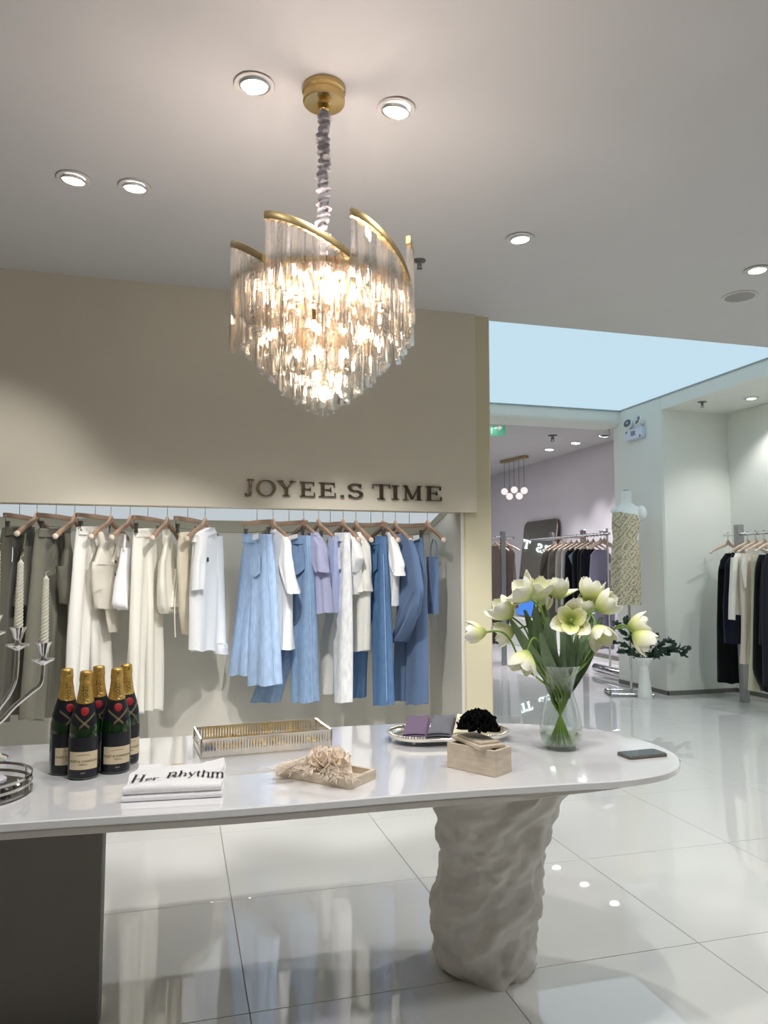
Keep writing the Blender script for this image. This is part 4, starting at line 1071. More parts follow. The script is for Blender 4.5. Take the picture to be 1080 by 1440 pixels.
# ------------------------------------------------------------------ hangers and garments
M_WIRE = mat('hook_wire', (0.06, 0.06, 0.06), 0.4, metal=0.7)
M_CLIP = mat('clip_metal', (0.16, 0.15, 0.14), 0.4, metal=0.8)
M_BONE = mat('hanger_peg', s2l(226, 208, 188), 0.5)
HM = {}
def hanger_parts(kind, drop, wide, pale=False):
    key = (kind, round(drop, 3), wide, pale)
    if key in HM: return HM[key]
    wood = M_WOODL if pale else M_WOOD
    P = []
    hk = [(0, 0.0145 * cos(RAD(a)), 0.0145 * sin(RAD(a)) - 0.002) for a in range(200, -31, -23)]
    hook = MB().tube([(0, y * 1.0, z) for _, y, z in hk[:-1]] + [(0, .004, -.022), (0, 0, -.03), (0, 0, -drop)], .0019, 6)
    P.append(('hook', hook.mesh('hook', M_WIRE), None))
    if kind == 'clip':
        h = wide / 2
        b = MB().rings([[(x, y * k, -drop + z * k2 + .0 - .002 * (abs(x) / h) ** 2) for y, z in ((-.0075, -.010), (.0075, -.010), (.0085, .0), (.0075, .013), (-.0075, .013), (-.0085, 0))] for x, k, k2 in [(-h, .7, .75), (-h + .006, 1, 1)] + [(lerp(-h, h, t), 1, 1 + .15 * (1 - abs(2 * t - 1))) for t in (.2, .35, .5, .65, .8)] + [(h - .006, 1, 1), (h, .7, .75)]])
        P.append(('bar', b.mesh('bar', wood), None))
        wv = MB()
        for s in (-1, 1): wv.tube([(s * (h - .02), 0, -drop - .012), (s * (h - .02), 0, -drop - .058)], .0013, 6)
        wv.tube([(-h + .02, 0, -drop - .055), (h - .02, 0, -drop - .055)], .0013, 6)
        P.append(('clip_wire', wv.mesh('clip_wire', M_WIRE), None))
        c = MB().rings([[(x, y * 1.0, z) for x, y in ((-.008, -.010), (.008, -.010), (.008, .010), (-.008, .010))] for z in (-.03,)] + [[(x, y, z) for x, y in ((-.008, -t), (.008, -t), (.008, t), (-.008, t))] for z, t in ((-.006, .006), (.0, .007), (.024, .011))])
        cm = c.mesh('clip', M_CLIP)
        for s in (-1, 1): P.append(('clip', cm, (s * (h - .045), 0, -drop - .055)))
    else:
        h = wide / 2; m = MB(); R = []
        for i in range(23):
            t = i / 22 * 2 - 1; x = h * t; a = abs(t)
            z = -drop - .030 - .085 * a ** 1.5 + .030 * max(0, 1 - a * 6) ; hh = lerp(.020, .013, a) + .012 * max(0, 1 - a * 5); tt = lerp(.009, .016, a ** 2)
            if a > .98: hh *= .75; tt *= .75
            R.append([(x, -tt, z - hh * .6), (x, 0, z - hh), (x, tt, z - hh * .6), (x, tt, z + hh * .5), (x, 0, z + hh), (x, -tt, z + hh * .5)])
        m.rings(R); P.append(('shoulder_bar', m.mesh('shoulder_bar', wood), None))
        pg = MB().ball((0, 0, 0), .017, 10, 8, (.7, 1, .95)).mesh('end_knob', M_BONE)
        for s in (-1, 1): P.append(('end_knob', pg, (s * (h - .003), 0, -drop - .113)))
    HM[key] = P
    return P
def hanger(kind, root, a, drop, label, wide=None, pale=False, group='clothes hangers'):
    wide = wide or (.36 if kind == 'clip' else .40)
    t = thing('clip_hanger' if kind == 'clip' else 'clothes_hanger', label, 'hanger', root, -a, group)
    for nm, me, loc in hanger_parts(kind, drop, wide, pale): inst(nm, me, t, loc or (0, 0, 0))
    return t
class Plane:
    def __init__(s, root, a):
        s.root = Vector(root); s.a = a; s.d = Vector((cos(a), -sin(a), 0)); s.n = Vector((sin(a), cos(a), 0))
        ph_ = math.atan2(s.root.x, s.root.y); f_ = min(1, max(.3, abs(cos(a - ph_)))); s.k = math.sqrt(1 - f_ * f_) / f_ * .5
    def at(s, u, v):
        r = ray(u, v); t = s.n.dot(s.root - Vector((0, 0, EYE))) / s.n.dot(r)
        p = Vector((0, 0, EYE)) + r * t - s.root
        return p.dot(s.d), p.z
def loft(pl, rows, t0, t1, amp, nf, ph, y0=0.0, nr=18, n=30, tp=.7):
    L = [(v, *pl.at(ul, v), *pl.at(ur, v)) for v, ul, ur in rows]
    v0, v1 = L[0][0], L[-1][0]; R = []
    for i in range(nr + 1):
        f = i / nr; v = lerp(v0, v1, f); xl, zl, xr, zr = interp([(l[0], l[1], l[2], l[3], l[4]) for l in L], v)
        cx = (xl + xr) / 2; hw = max(.003, (xr - xl) / 2); th = lerp(t0, t1, f ** .8); hw = max(hw * .55, hw - th * pl.k)
        g = amp * (.2 + .8 * f)
        ring = []
        for j in range(n):
            a = 2 * pi * j / n; ca, sa = cos(a), sin(a)
            x = cx + hw * math.copysign(abs(ca) ** .82, ca); k = (x - xl) / max(.006, xr - xl)
            y = y0 + th * math.copysign(abs(sa) ** tp, sa) + g * sin(2 * pi * nf * k + ph + f * 1.1) + .35 * g * sin(2 * pi * nf * 2.3 * k + 2 * ph - f * 2) + .004 * sin(f * 9 + ph * 3 + 4 * k) * (1 - f)
            z = lerp(zl, zr, k) + .006 * sin(2 * pi * nf * k + ph) * f * min(1, amp / .012)
            ring.append((x, y, z))
        R.append(ring)
    return MB().rings(R)
def ribbon(pl, pts, wd, y, th=.002):
    P = [pl.at(u, v) for u, v in pts]
    Q = catmull([(x, 0, z) for x, z in P], 5, False)
    yy = y if isinstance(y, tuple) else (y, y)
    return MB().tube([(p.x, lerp(yy[0], yy[1], i / max(1, len(Q) - 1)), p.z) for i, p in enumerate(Q)], wd / 2, 7)
def patch(pl, quad, y, th=.0025):
    P = [pl.at(u, v) for u, v in quad]
    m = MB(); n = len(P)
    return m.rings([[(x, y, z) for x, z in P], [(x, y - th, z) for x, z in P]])
def garment(name, label, cat, fab, root, a, pieces, group=None, extras=()):
    pl = Plane(root, a)
    t = thing(name, label, cat, root, -a, group)
    for k, pc in enumerate(pieces):
        nm, rows = pc[0], pc[1]; o = pc[2] if len(pc) > 2 else {}
        m = loft(pl, rows, *o.get('t', (.022, .036)), o.get('amp', .012), o.get('nf', 2.0), o.get('ph', k * 1.7 + len(label) * .6), o.get('y', 0.0), o.get('nr', 18), o.get('n', 30))
        m.build(nm, o.get('m', fab), t, 70)
    for ex in extras:
        kd = ex[0]
        if kd == 'strap': ribbon(pl, ex[1], ex[2], ex[3]).build(ex[5] if len(ex) > 5 else 'strap', ex[4] or fab, t, 70)
        elif kd == 'patch': patch(pl, ex[2], ex[3]).build(ex[1], ex[4] or fab, t, 30)
        elif kd == 'button':
            for u, v in ex[1]:
                x, z = pl.at(u, v)
                o = MB().lathe([(.001, .0), (.0095, .0), (.0095, .003), (.006, .0045), (.001, .004)], 12).build('button', ex[3], t); o.location = (x, ex[2], z); o.rotation_euler = (pi / 2, 0, 0)
    return t
ROD_Y, ROD_Z = 4.50, EYE + .386
rod = struct('trim_4', MB().tube([(-3.5, ROD_Y, ROD_Z), (1.68, ROD_Y, ROD_Z)], .011, 12), M_STEEL, label='clothes rail hidden behind the bulkhead edge')
def hk(u): 
    p = at_y(u, 720, ROD_Y); return Vector((p.x, ROD_Y, ROD_Z + .014))
def ang_of(u, frac):
    # the left row swings its near end to the left, the right row to the right
    return math.atan2(hk(u).x, ROD_Y) + math.acos(min(.98, frac)) * (-1 if u < 330 else 1)
def dropz(u, v): return hk(u).z - at_y(u, v, ROD_Y).z
F = {k: fabric(k, c) for k, c in dict(olive_dark=(88, 86, 74), olive=(108, 105, 92), olive_grey=(116, 114, 101), white=(243, 243, 243), offwhite=(234, 231, 223), beige=(218, 211, 197), cream=(241, 237, 225), creamdeep=(232, 222, 194), ecru=(226, 217, 196), lightblue=(160, 185, 216), midblue=(134, 158, 186), lavender=(172, 174, 206), palelav=(170, 180, 214), denim=(92, 122, 160), slate=(96, 118, 152), white_shaded=(225, 223, 217)).items()}
def denim(nm, rgb):
    m = mat('denim_' + nm, s2l(*rgb), 0.9, var=0.12, scale=55, bump=0.15, spec=0.15, stretch=(1, 1, .35)); return m
D_light = denim('light', (170, 194, 226)); D_mid = denim('mid', (138, 164, 196)); D_dark = denim('dark', (92, 124, 164)); D_white = denim('white', (242, 243, 245))
M_LEATHER = mat('leather_patch', s2l(96, 56, 40), 0.6); M_WLAB = mat('white_patch', s2l(238, 238, 236), 0.7); M_BTN = mat('dark_button', s2l(70, 62, 54), 0.4)
def legs(hip, L, R, o=None, o2=None, m2=None):
    o = o or {}
    q2 = dict(o); q2.update(o2 or {}); q2.update(m2 or {})
    v1 = L[0][0] - 12
    top = [h for h in hip if h[0] < v1]
    Lr = [(v, l, l + (r - l) * .62) for v, l, r in top] + L[1:]
    Rr = [(v, l + (r - l) * .36, r) for v, l, r in top] + R[1:]
    v0, l0, r0 = hip[0]; l1, r1 = interp([(h[0], h[1], h[2]) for h in hip], v0 + 11)
    return [('leg', Lr, dict(q2, y=.010, t=(.018, .040), ph=.6)), ('leg', Rr, dict(o, t=(.020, .042), ph=2.1)), ('waistband', [(v0 - 1, l0 - .3, r0 + .3), (v0 + 11, l1 - .3, r1 + .3)], dict(t=(.0205, .0225), amp=.002, nr=4))]
NG = 'garments on the niche rail'
# (hook u, hanger kind, bar v, apparent fraction, hanger label tail, builder)
def hang(u, kind, vbar, frac, tail, gname, glabel, gcat, fab, pieces, extras=()):
    r = hk(u); a = ang_of(u, frac)
    dz = dropz(u, vbar)
    wide = .36 if kind == 'clip' else .40
    hanger(kind, r, a, dz if kind == 'clip' else dz - .045 + .03, 'wooden %s holding the %s' % ('clip hanger' if kind == 'clip' else 'hanger', tail), wide, group='wooden hangers in the niche')
    return garment(gname, glabel, gcat, fab, r, a, pieces, NG, extras)
W = dict
hang(27.5, 'clip', 727, .41, 'dark olive trousers at the far left', 'trousers', 'dark olive wide trousers hanging furthest left behind the candles', 'trousers', F['olive_dark'],
     legs([(742, 6, 49), (770, 0, 51), (845, -5, 52)], [(838, -5, 25), (920, -14, 20), (1014, -24, 14)], [(838, 20, 52), (920, 18, 50), (1004, 16, 48)]), [('strap', [(6, 790), (7, 780), (7, 770)], .004, -.04, F['white'], 'drawstring')])
hang(52, 'shoulder', 728, .47, 'thin strapped olive camisole', 'camisole', 'olive camisole with thin straps between two olive trousers', 'top', F['olive'],
     [('body', [(768, 30, 47), (800, 25, 46), (852, 19, 45)], W(t=(.012, .03), amp=.008))], [('strap', [(33, 750), (32, 760), (30, 772)], .010, (-.012, -.012), None), ('strap', [(36, 750), (38, 760), (41, 770)], .010, (.012, .012), None)])
hang(79, 'clip', 727, .52, 'grey olive trousers behind the candles', 'trousers', 'grey olive wide trousers right behind the second spiral candle', 'trousers', F['olive_grey'],
     legs([(744, 53, 98), (780, 47, 99), (845, 42, 97)], [(838, 42, 72), (920, 34, 68), (1012, 24, 62)], [(838, 66, 97), (920, 64, 92), (1008, 60, 84)], W(amp=.016)))
hang(105, 'shoulder', 732, .47, 'olive vest', 'vest', 'olive sleeveless waistcoat hanging left of the white trousers', 'vest', F['olive'],
     [('body', [(796, 77, 103), (815, 80, 104), (850, 84, 104)], W(t=(.02, .03), amp=.005)), ('shoulder_panel', [(750, 89, 98), (772, 91, 101), (800, 86, 104)], W(t=(.012, .02), amp=.003)), ('shoulder_panel', [(748, 95, 104), (772, 95, 106), (800, 92, 106)], W(t=(.012, .02), amp=.003, y=.03))])
hang(134, 'clip', 727, .54, 'white wide trousers', 'trousers', 'white wide trousers behind the champagne bottles', 'trousers', F['offwhite'],
     legs([(741, 110, 153), (785, 104, 153), (845, 99, 155)], [(838, 99, 128), (920, 93, 125), (1000, 87, 122)], [(838, 120, 155), (920, 121, 158), (1000, 124, 162)], W(amp=.018)), [('patch', 'belt_loop', [(119, 745), (123, 745), (123, 757), (119, 756)], -.036, None)])
hang(156, 'shoulder', 733, .50, 'buttoned ivory vest', 'vest', 'ivory waistcoat with four dark buttons and pointed hem', 'vest', F['beige'],
     [('body', [(790, 128, 176), (800, 126, 176), (850, 130, 172), (856, 131, 171)], W(t=(.022, .03), amp=.005)), ('pointed_hem', [(848, 142, 172), (870, 146, 168), (889, 149, 163)], W(t=(.014, .012), amp=.003, y=-.01)), ('shoulder_panel', [(748, 134, 142), (770, 137, 147), (794, 128, 156)], W(t=(.012, .02), amp=.003, y=-.01)), ('shoulder_panel', [(750, 167, 175), (772, 161, 175), (796, 154, 176)], W(t=(.012, .02), amp=.003, y=-.004)), ('back_panel', [(762, 143, 168), (794, 138, 172)], W(t=(.008, .01), amp=.002, y=.022))],
     [('button', [(151, 790), (151, 808), (151, 827), (151, 846)], -.050, M_BTN), ('patch', 'welt_pocket', [(129, 826), (136, 825), (136, 828), (129, 829)], -.034, None)])
hang(183, 'shoulder', 734, .47, 'white tank top', 'tank_top', 'white thin strapped tank top right of the buttoned waistcoat', 'top', F['white'],
     [('body', [(770, 171, 185), (800, 166, 185), (850, 160, 183), (857, 162, 182)], W(t=(.012, .035), amp=.012))], [('strap', [(174, 752), (173, 762), (172, 774)], .014, (-.01, -.01), None), ('strap', [(178, 752), (180, 762), (183, 774)], .014, (.01, .01), None)])
hang(208, 'clip', 730, .45, 'cream wide trousers', 'trousers', 'cream wide leg trousers reaching down behind the rightmost bottle', 'trousers', F['cream'],
     legs([(744, 190, 226), (790, 186, 228), (845, 184, 230)], [(838, 184, 208), (920, 181, 204), (1002, 178, 202)], [(838, 200, 230), (920, 200, 229), (998, 200, 227)], W(amp=.016)), [('strap', [(213, 752), (214, 790), (213, 832)], .004, -.045, F['beige'], 'front_seam')])
hang(235.5, 'shoulder', 735, .40, 'cream tie front blouse', 'blouse', 'cream halter blouse with knotted front and hanging ties', 'blouse', F['cream'],
     [('neck_band', [(744, 229, 239), (756, 228, 239), (766, 229, 238)], W(t=(.02, .02), amp=.002)), ('body', [(764, 229, 247), (790, 223, 254), (825, 220, 261), (852, 222, 262), (862, 226, 260)], W(t=(.016, .04), amp=.016, nf=2.6)), ('peplum', [(800, 236, 250), (840, 232, 252), (854, 231, 250)], W(t=(.012, .02), amp=.012, y=-.04))],
     [('strap', [(242, 790), (236, 830), (234, 860), (235, 896)], .007, -.05, None, 'tie'), ('strap', [(243, 790), (246, 800), (248, 825)], .007, -.055, None, 'tie'), ('strap', [(243, 768), (239, 778), (241, 788), (246, 786), (244, 770)], .008, -.05, None, 'bow')])
hang(264, 'clip', 731, .40, 'ecru mini skirt', 'skirt', 'ecru straight skirt tucked behind the white shirt', 'skirt', F['ecru'],
     [('waistband', [(748, 250, 275), (765, 249, 278)], W(t=(.02, .024), amp=.002)), ('skirt_body', [(763, 249, 278), (800, 249, 284), (860, 252, 290), (893, 256, 292)], W(t=(.024, .04), amp=.008))])
hang(288.5, 'shoulder', 736, .50, 'white long sleeved shirt', 'shirt', 'white long sleeved collared shirt ending the left row of clothes', 'shirt', F['white'],
     [('body', [(748, 280, 303), (760, 270, 308), (800, 267, 309), (860, 265, 305), (915, 263, 303)], W(t=(.02, .04), amp=.012)), ('sleeve', [(752, 268, 284), (790, 264, 283), (829, 262, 281)], W(t=(.03, .03), amp=.006, y=-.03)), ('sleeve', [(754, 297, 311), (800, 294, 313), (860, 297, 315), (908, 299, 316)], W(t=(.03, .03), amp=.012, y=-.01)), ('cuff', [(904, 297, 317), (920, 299, 318)], W(t=(.036, .036), amp=.002, y=-.01)), ('collar', [(742, 284, 300), (750, 270, 304), (762, 267, 280)], W(t=(.026, .02), amp=.002, y=-.01))],
     [('patch', 'chest_emblem', [(281, 784), (283.5, 784), (283.5, 790), (281, 790)], -.045, M_BTN)])
hang(361.5, 'clip', 735, .49, 'palest wide jeans', 'jeans', 'palest blue wide jeans starting the right row of clothes', 'jeans', D_light,
     legs([(752, 341, 384), (790, 336, 388), (838, 332, 390)], [(830, 332, 360), (900, 326, 358), (949, 321, 357)], [(830, 354, 391), (900, 350, 394), (963, 350, 396)], W(amp=.012)),
     [('patch', 'waist_label', [(363, 752), (371, 750), (371, 758), (363, 760)], -.034, M_WLAB), ('patch', 'pocket', [(361, 784), (373, 780), (374, 806), (367, 811), (361, 808)], -.037, None), ('strap', [(381, 752), (384, 800), (389, 880), (393, 960)], .004, -.035, D_mid, 'side_seam')])
hang(384, 'shoulder', 737, .47, 'white cotton shirt', 'short_sleeved_shirt', 'white short sleeved shirt between the two pale jeans', 'shirt', F['white'],
     [('body', [(745, 380, 392), (751, 379, 403), (760, 378, 411), (800, 380, 414), (914, 392, 412)], W(t=(.02, .04), amp=.012)), ('sleeve', [(755, 402, 408), (766, 400, 414), (790, 396, 418), (812, 402, 421), (834, 411, 424)], W(t=(.022, .04), amp=.008, y=-.02)), ('collar', [(744, 379, 393), (750, 378, 396)], W(t=(.026, .024), amp=.002, nr=4))])
hang(406.5, 'clip', 736, .60, 'mid pale jeans with back pocket', 'jeans', 'pale grey blue jeans with a visible back pocket and white patch', 'jeans', D_mid,
     legs([(754, 408, 438), (790, 407, 443), (845, 405, 446)], [(838, 397, 426), (900, 384, 418), (987, 350, 393)], [(838, 408, 446), (900, 408, 447), (987, 410, 448)], W(amp=.010)),
     [('patch', 'waist_label', [(412, 754), (425, 751), (425, 757), (412, 760)], -.036, M_WLAB), ('patch', 'pocket', [(417, 780), (434, 776), (436, 800), (427, 808), (418, 808)], -.040, None), ('strap', [(438, 752), (441, 800), (444, 880), (446, 985)], .004, -.035, D_light, 'side_seam')])
hang(427, 'shoulder', 737, .47, 'lavender T-shirt', 't_shirt', 'lavender T-shirt hanging beside the grey blue jeans', 'T-shirt', F['lavender'],
     [('body', [(750, 437, 447), (757, 437, 454), (775, 440, 462), (862, 448, 468)], W(t=(.018, .04), amp=.010)), ('sleeve', [(755, 444, 452), (768, 442, 460), (790, 442, 466), (804, 448, 469)], W(t=(.022, .04), amp=.008, y=-.02)), ('collar', [(749, 437, 448), (753, 437, 450)], W(t=(.022, .02), amp=.002, nr=4))])
hang(448, 'shoulder', 737, .50, 'pale periwinkle top', 'knitwear', 'pale periwinkle top mostly hidden by the white jeans', 'top', F['palelav'],
     [('body', [(754, 460, 476), (800, 461, 478), (862, 460, 476)], W(t=(.018, .036), amp=.008))])
hang(464.5, 'clip', 738, .42, 'white jeans', 'jeans', 'white straight jeans in the middle of the right row', 'jeans', D_white,
     legs([(750, 470, 493), (800, 469, 495), (845, 467, 496)], [(838, 453, 474), (900, 450, 470), (976, 449, 467)], [(838, 468, 496), (900, 469, 496), (987, 471, 496)], W(amp=.008), W(m=F['white_shaded'])),  # left leg in greyer cloth, its shade put into the colour
     [('patch', 'pocket', [(476, 772), (487, 770), (488, 800), (477, 804)], -.040, None), ('button', [(476, 762)], -.036, M_BTN)])
hang(482.5, 'shoulder', 738, .47, 'white T-shirt with dark neck', 't_shirt', 'white T-shirt with dark neck tape right of the white jeans', 'T-shirt', F['white'],
     [('body', [(749, 488, 497), (756, 488, 503), (766, 489, 507), (800, 491, 509), (836, 492, 502)], W(t=(.018, .036), amp=.008)), ('sleeve', [(755, 497, 503), (768, 496, 510), (785, 496, 517), (806, 497, 507)], W(t=(.022, .035), amp=.006, y=-.02))], [('strap', [(487, 748), (490, 746), (494, 748)], .006, -.02, M_BLACKF, 'neck_tape')])
hang(500.5, 'shoulder', 739, .47, 'long white T-shirt', 't_shirt', 'longer white T-shirt in front of the dark jeans', 'T-shirt', F['offwhite'],
     [('body', [(749, 503, 510), (756, 503, 515), (768, 504, 520), (800, 504, 522), (860, 498, 520), (915, 494, 518)], W(t=(.018, .036), amp=.010)), ('sleeve', [(755, 508, 514), (770, 508, 520), (800, 507, 524), (822, 504, 526), (832, 512, 524)], W(t=(.022, .038), amp=.008, y=-.02)), ('collar', [(748, 502, 511), (753, 502, 513)], W(t=(.022, .02), amp=.002, nr=4))])
hang(521.5, 'clip', 739, .56, 'darker blue jeans', 'jeans', 'darker blue jeans with a brown leather patch', 'jeans', D_dark,
     legs([(755, 514, 545), (800, 516, 548), (845, 515, 550)], [(838, 498, 522), (900, 496, 518), (981, 496, 512)], [(838, 520, 551), (900, 523, 552), (991, 525, 554)], W(amp=.008)),
     [('patch', 'leather_patch', [(525, 755), (533, 752), (533, 760), (525, 763)], -.036, M_LEATHER), ('patch', 'pocket', [(528, 776), (538, 773), (538, 800), (532, 806), (527, 802)], -.040, None), ('strap', [(546, 780), (548, 850), (551, 985)], .004, -.036, D_light, 'side_seam')])
hang(538.5, 'shoulder', 739, .47, 'cropped white T-shirt', 't_shirt', 'cropped white T-shirt with a drawstring hem over slate trousers', 'T-shirt', F['white'],
     [('body', [(749, 543, 551), (756, 544, 558), (768, 545, 563), (800, 547, 563), (852, 549, 559)], W(t=(.018, .03), amp=.006)), ('sleeve', [(755, 552, 558), (770, 552, 567), (795, 552, 574), (809, 560, 573)], W(t=(.022, .04), amp=.008, y=-.02)), ('collar', [(748, 542, 552), (753, 542, 555)], W(t=(.022, .02), amp=.002, nr=4))],
     [('strap', [(555, 850), (553, 880), (557, 922)], .004, -.03, None, 'drawstring'), ('strap', [(556, 850), (556, 890), (553, 912)], .004, -.035, None, 'drawstring')])
hang(556, 'shoulder', 740, .47, 'draped slate blouse', 'blouse', 'slate blue draped blouse with a slanting ruffled hem', 'blouse', F['slate'],
     [('body', [(751, 557, 570), (757, 557, 580), (768, 557, 587), (785, 557, 593), (830, 557, 600), (862, 558, 594), (902, 560, 568)], W(t=(.02, .05), amp=.014)), ('ruffle', [(832, 588, 600), (850, 576, 599), (870, 570, 592), (900, 560, 574)], W(t=(.012, .02), amp=.016, y=-.04))])
hang(575.5, 'clip', 740, .56, 'slate blue trousers', 'trousers', 'slate blue wide trousers behind the draped blouse', 'trousers', F['slate'],
     legs([(757, 572, 596), (800, 570, 600), (845, 560, 602)], [(838, 553, 582), (900, 553, 578), (985, 553, 576)], [(838, 572, 602), (900, 572, 602), (990, 571, 602)], W(amp=.008)), [('patch', 'white_waistband', [(588, 754), (596, 752), (596, 758), (588, 761)], -.036, F['white'])])
hang(601, 'shoulder', 739, .50, 'slate camisole', 'camisole', 'slate blue camisole with string ties at the right end', 'top', F['slate'],
     [('body', [(783, 598, 617), (810, 601, 619), (863, 602, 618)], W(t=(.016, .03), amp=.006))],
     [('strap', [(612, 758), (609, 770), (609, 786)], .009, -.016, None), ('strap', [(615, 760), (617, 770), (616, 784)], .009, -.014, None), ('strap', [(604, 862), (603, 875), (602.5, 884)], .003, -.03, None, 'tie'), ('strap', [(617, 862), (618, 872), (618, 886)], .003, -.03, None, 'tie'), ('strap', [(606, 862), (606, 872), (605, 880)], .003, -.03, None, 'tie')])
# ------------------------------------------------------------------ mannequin in a snakeskin print dress
snake = bpy.data.materials.new('snakeskin_print'); snake.use_nodes = True
nt = snake.node_tree; b = nt.nodes['Principled BSDF']; b.inputs['Roughness'].default_value = .8
tc = nt.nodes.new('ShaderNodeTexCoord'); sx = nt.nodes.new('ShaderNodeSeparateXYZ'); nt.links.new(tc.outputs['Object'], sx.inputs[0])
def mth(op, a, b_=None, c_=None):
    n = nt.nodes.new('ShaderNodeMath'); n.operation = op
    for k, x in enumerate((a, b_, c_)):
        if x is None: continue
        if isinstance(x, (int, float)): n.inputs[k].default_value = x
        else: nt.links.new(x, n.inputs[k])
    return n.outputs[0]
nzt = nt.nodes.new('ShaderNodeTexNoise'); nzt.inputs['Scale'].default_value = 13; nt.links.new(tc.outputs['Object'], nzt.inputs['Vector'])
jx = mth('MULTIPLY_ADD', nzt.outputs['Fac'], .09, sx.outputs['X']); jz = mth('MULTIPLY_ADD', nzt.outputs['Fac'], .15, sx.outputs['Z'])
wx = mth('PINGPONG', jx, .068); wz = mth('PINGPONG', jz, .055)
dm = mth('ADD', mth('MULTIPLY', wx, 1.0), mth('MULTIPLY', wz, .9))
dist = mth('ABSOLUTE', mth('SUBTRACT', mth('PINGPONG', dm, .045), .022))
vr = nt.nodes.new('ShaderNodeTexVoronoi'); vr.inputs['Scale'].default_value = 110; nt.links.new(tc.outputs['Object'], vr.inputs['Vector'])
val = mth('MULTIPLY_ADD', vr.outputs['Distance'], .030, dist)
rp = nt.nodes.new('ShaderNodeValToRGB'); rp.color_ramp.elements[0].position = .012; rp.color_ramp.elements[1].position = .030
rp.color_ramp.elements[0].color = (*s2l(122, 114, 98), 1); rp.color_ramp.elements[1].color = (*s2l(216, 206, 178), 1)
nt.links.new(val, rp.inputs[0]); nt.links.new(rp.outputs[0], b.inputs['Base Color'])
mx, my = 4.755, 7.16
mn = thing('dress_form', 'white headless dress form on a chrome stand by the pale column', 'mannequin', (mx, my, 0), -RAD(20))
M_FORM = mat('white_form', s2l(236, 240, 240), 0.5)
def eloft(rows, n=28):
    return MB().rings([[(cx + hx * cos(2 * pi * j / n), cy + hy * sin(2 * pi * j / n), z) for j in range(n)] for z, cx, cy, hx, hy in rows])
eloft([(1.60, 0, 0, .11, .09), (1.80, 0, 0, .13, .105), (1.93, 0, 0, .14, .10), (1.99, 0, .005, .150, .085), (2.025, 0, .01, .130, .068), (2.05, 0, .012, .085, .056), (2.075, 0, .012, .058, .054), (2.13, 0, .008, .053, .052), (2.19, 0, .004, .056, .056), (2.20, 0, .004, .050, .050)]).build('torso', M_FORM, mn, 60)
MB().ball((.150, -.01, 1.955), .082, 20, 12, (.72, .85, 1.05)).build('shoulder_cap', M_FORM, mn, 60)
MB().ball((-.135, .0, 1.985), .05, 16, 10, (.8, .9, .7)).build('shoulder_cap', M_FORM, mn, 60)
MB().lathe([(.03, 2.20), (.035, 2.205), (.035, 2.215), (.01, 2.22)], 20).build('neck_cap', M_CHROME, mn)
dr = thing('snakeskin_dress', 'sleeveless snakeskin print midi dress on the white dress form', 'dress', (mx, my, 0), -RAD(20))
R = []; n = 44
for i in range(40):
    f = i / 39; z = lerp(2.02, .955, f)
    hx, hy = interp([(0, .075, .062), (.03, .115, .085), (.07, .146, .108), (.2, .150, .122), (.32, .132, .112), (.45, .146, .122), (.6, .150, .125), (1.0, .150, .12)], f)
    ring = []
    for j in range(n):
        a = 2 * pi * j / n; g = .014 * f * sin(6 * a + 1 + f) + .006 * f * sin(11 * a)
        zz = z - (.035 * max(0, cos(a + pi / 2)) ** 2 * (1 - f) ** 6)
        ring.append(((hx + g) * cos(a) - .012 * (1 - f) - .035 * f, (hy + g) * sin(a) - .002, zz + .006 * sin(5 * a) * f))
    R.append(ring)
MB().rings(R, True, True).build('dress_body', snake, dr, 70)
MB().tube([(0, 0, .03), (0, 0, 1.6)], .013, 14).build('pole', M_CHROME, mn)
st_ = MB().rings([[(x, y, z) for x, y in ((-.24, -.20), (.17, -.20), (.20, -.17), (.20, .10), (.17, .13), (-.24, .13), (-.27, .10), (-.27, -.17))] for z in (.004, .022)])
st_.build('base_plate', mat('mirror_base', (0.35, 0.35, 0.36), .06, metal=1.0), mn, 30)
MB().tube([(-.25, -.19, .018), (.18, -.19, .018), (.19, .12, .018), (-.25, .12, .018)], .017, 10, True).build('base_rim', M_CHROME, mn)

# ------------------------------------------------------------------ pedestal vase with eucalyptus
wv_ = at_z(907, 981, 0)
pv = thing('pedestal_vase', 'tall white goblet vase standing on the floor by the pale column', 'vase', wv_)
MB().lathe([(.001, .0), (.074, .0), (.076, .004), (.070, .06), (.052, .22), (.044, .315), (.046, .33), (.088, .385), (.098, .405), (.098, .420), (.092, .420), (.07, .39), (.001, .37)], 36, cap=False).build('vase_body', mat('white_ceramic', s2l(238, 240, 238), .35), pv, 40)
eu = thing('eucalyptus', 'dark green eucalyptus branches spreading out of the white goblet vase', 'plant', (wv_.x, wv_.y, .40))
M_EUC = mat('eucalyptus_leaf', s2l(52, 76, 62), .6, var=.2, scale=20); M_TWIG = mat('twig', s2l(70, 66, 50), .7)
lfm = MB().sheet(lambda u, v: (lerp(0, .066, u), (v * 2 - 1) * .023 * sin(pi * min(.98, .08 + u * .92)) ** .6, .010 * sin(u * pi) - .006 * (v * 2 - 1) ** 2), 5, 4, .0012).mesh('leaf', M_EUC, 60)
q = random.Random(31)
cr_ = Vector((.80, -.60, 0)); cfw = Vector((.57, .82, 0))
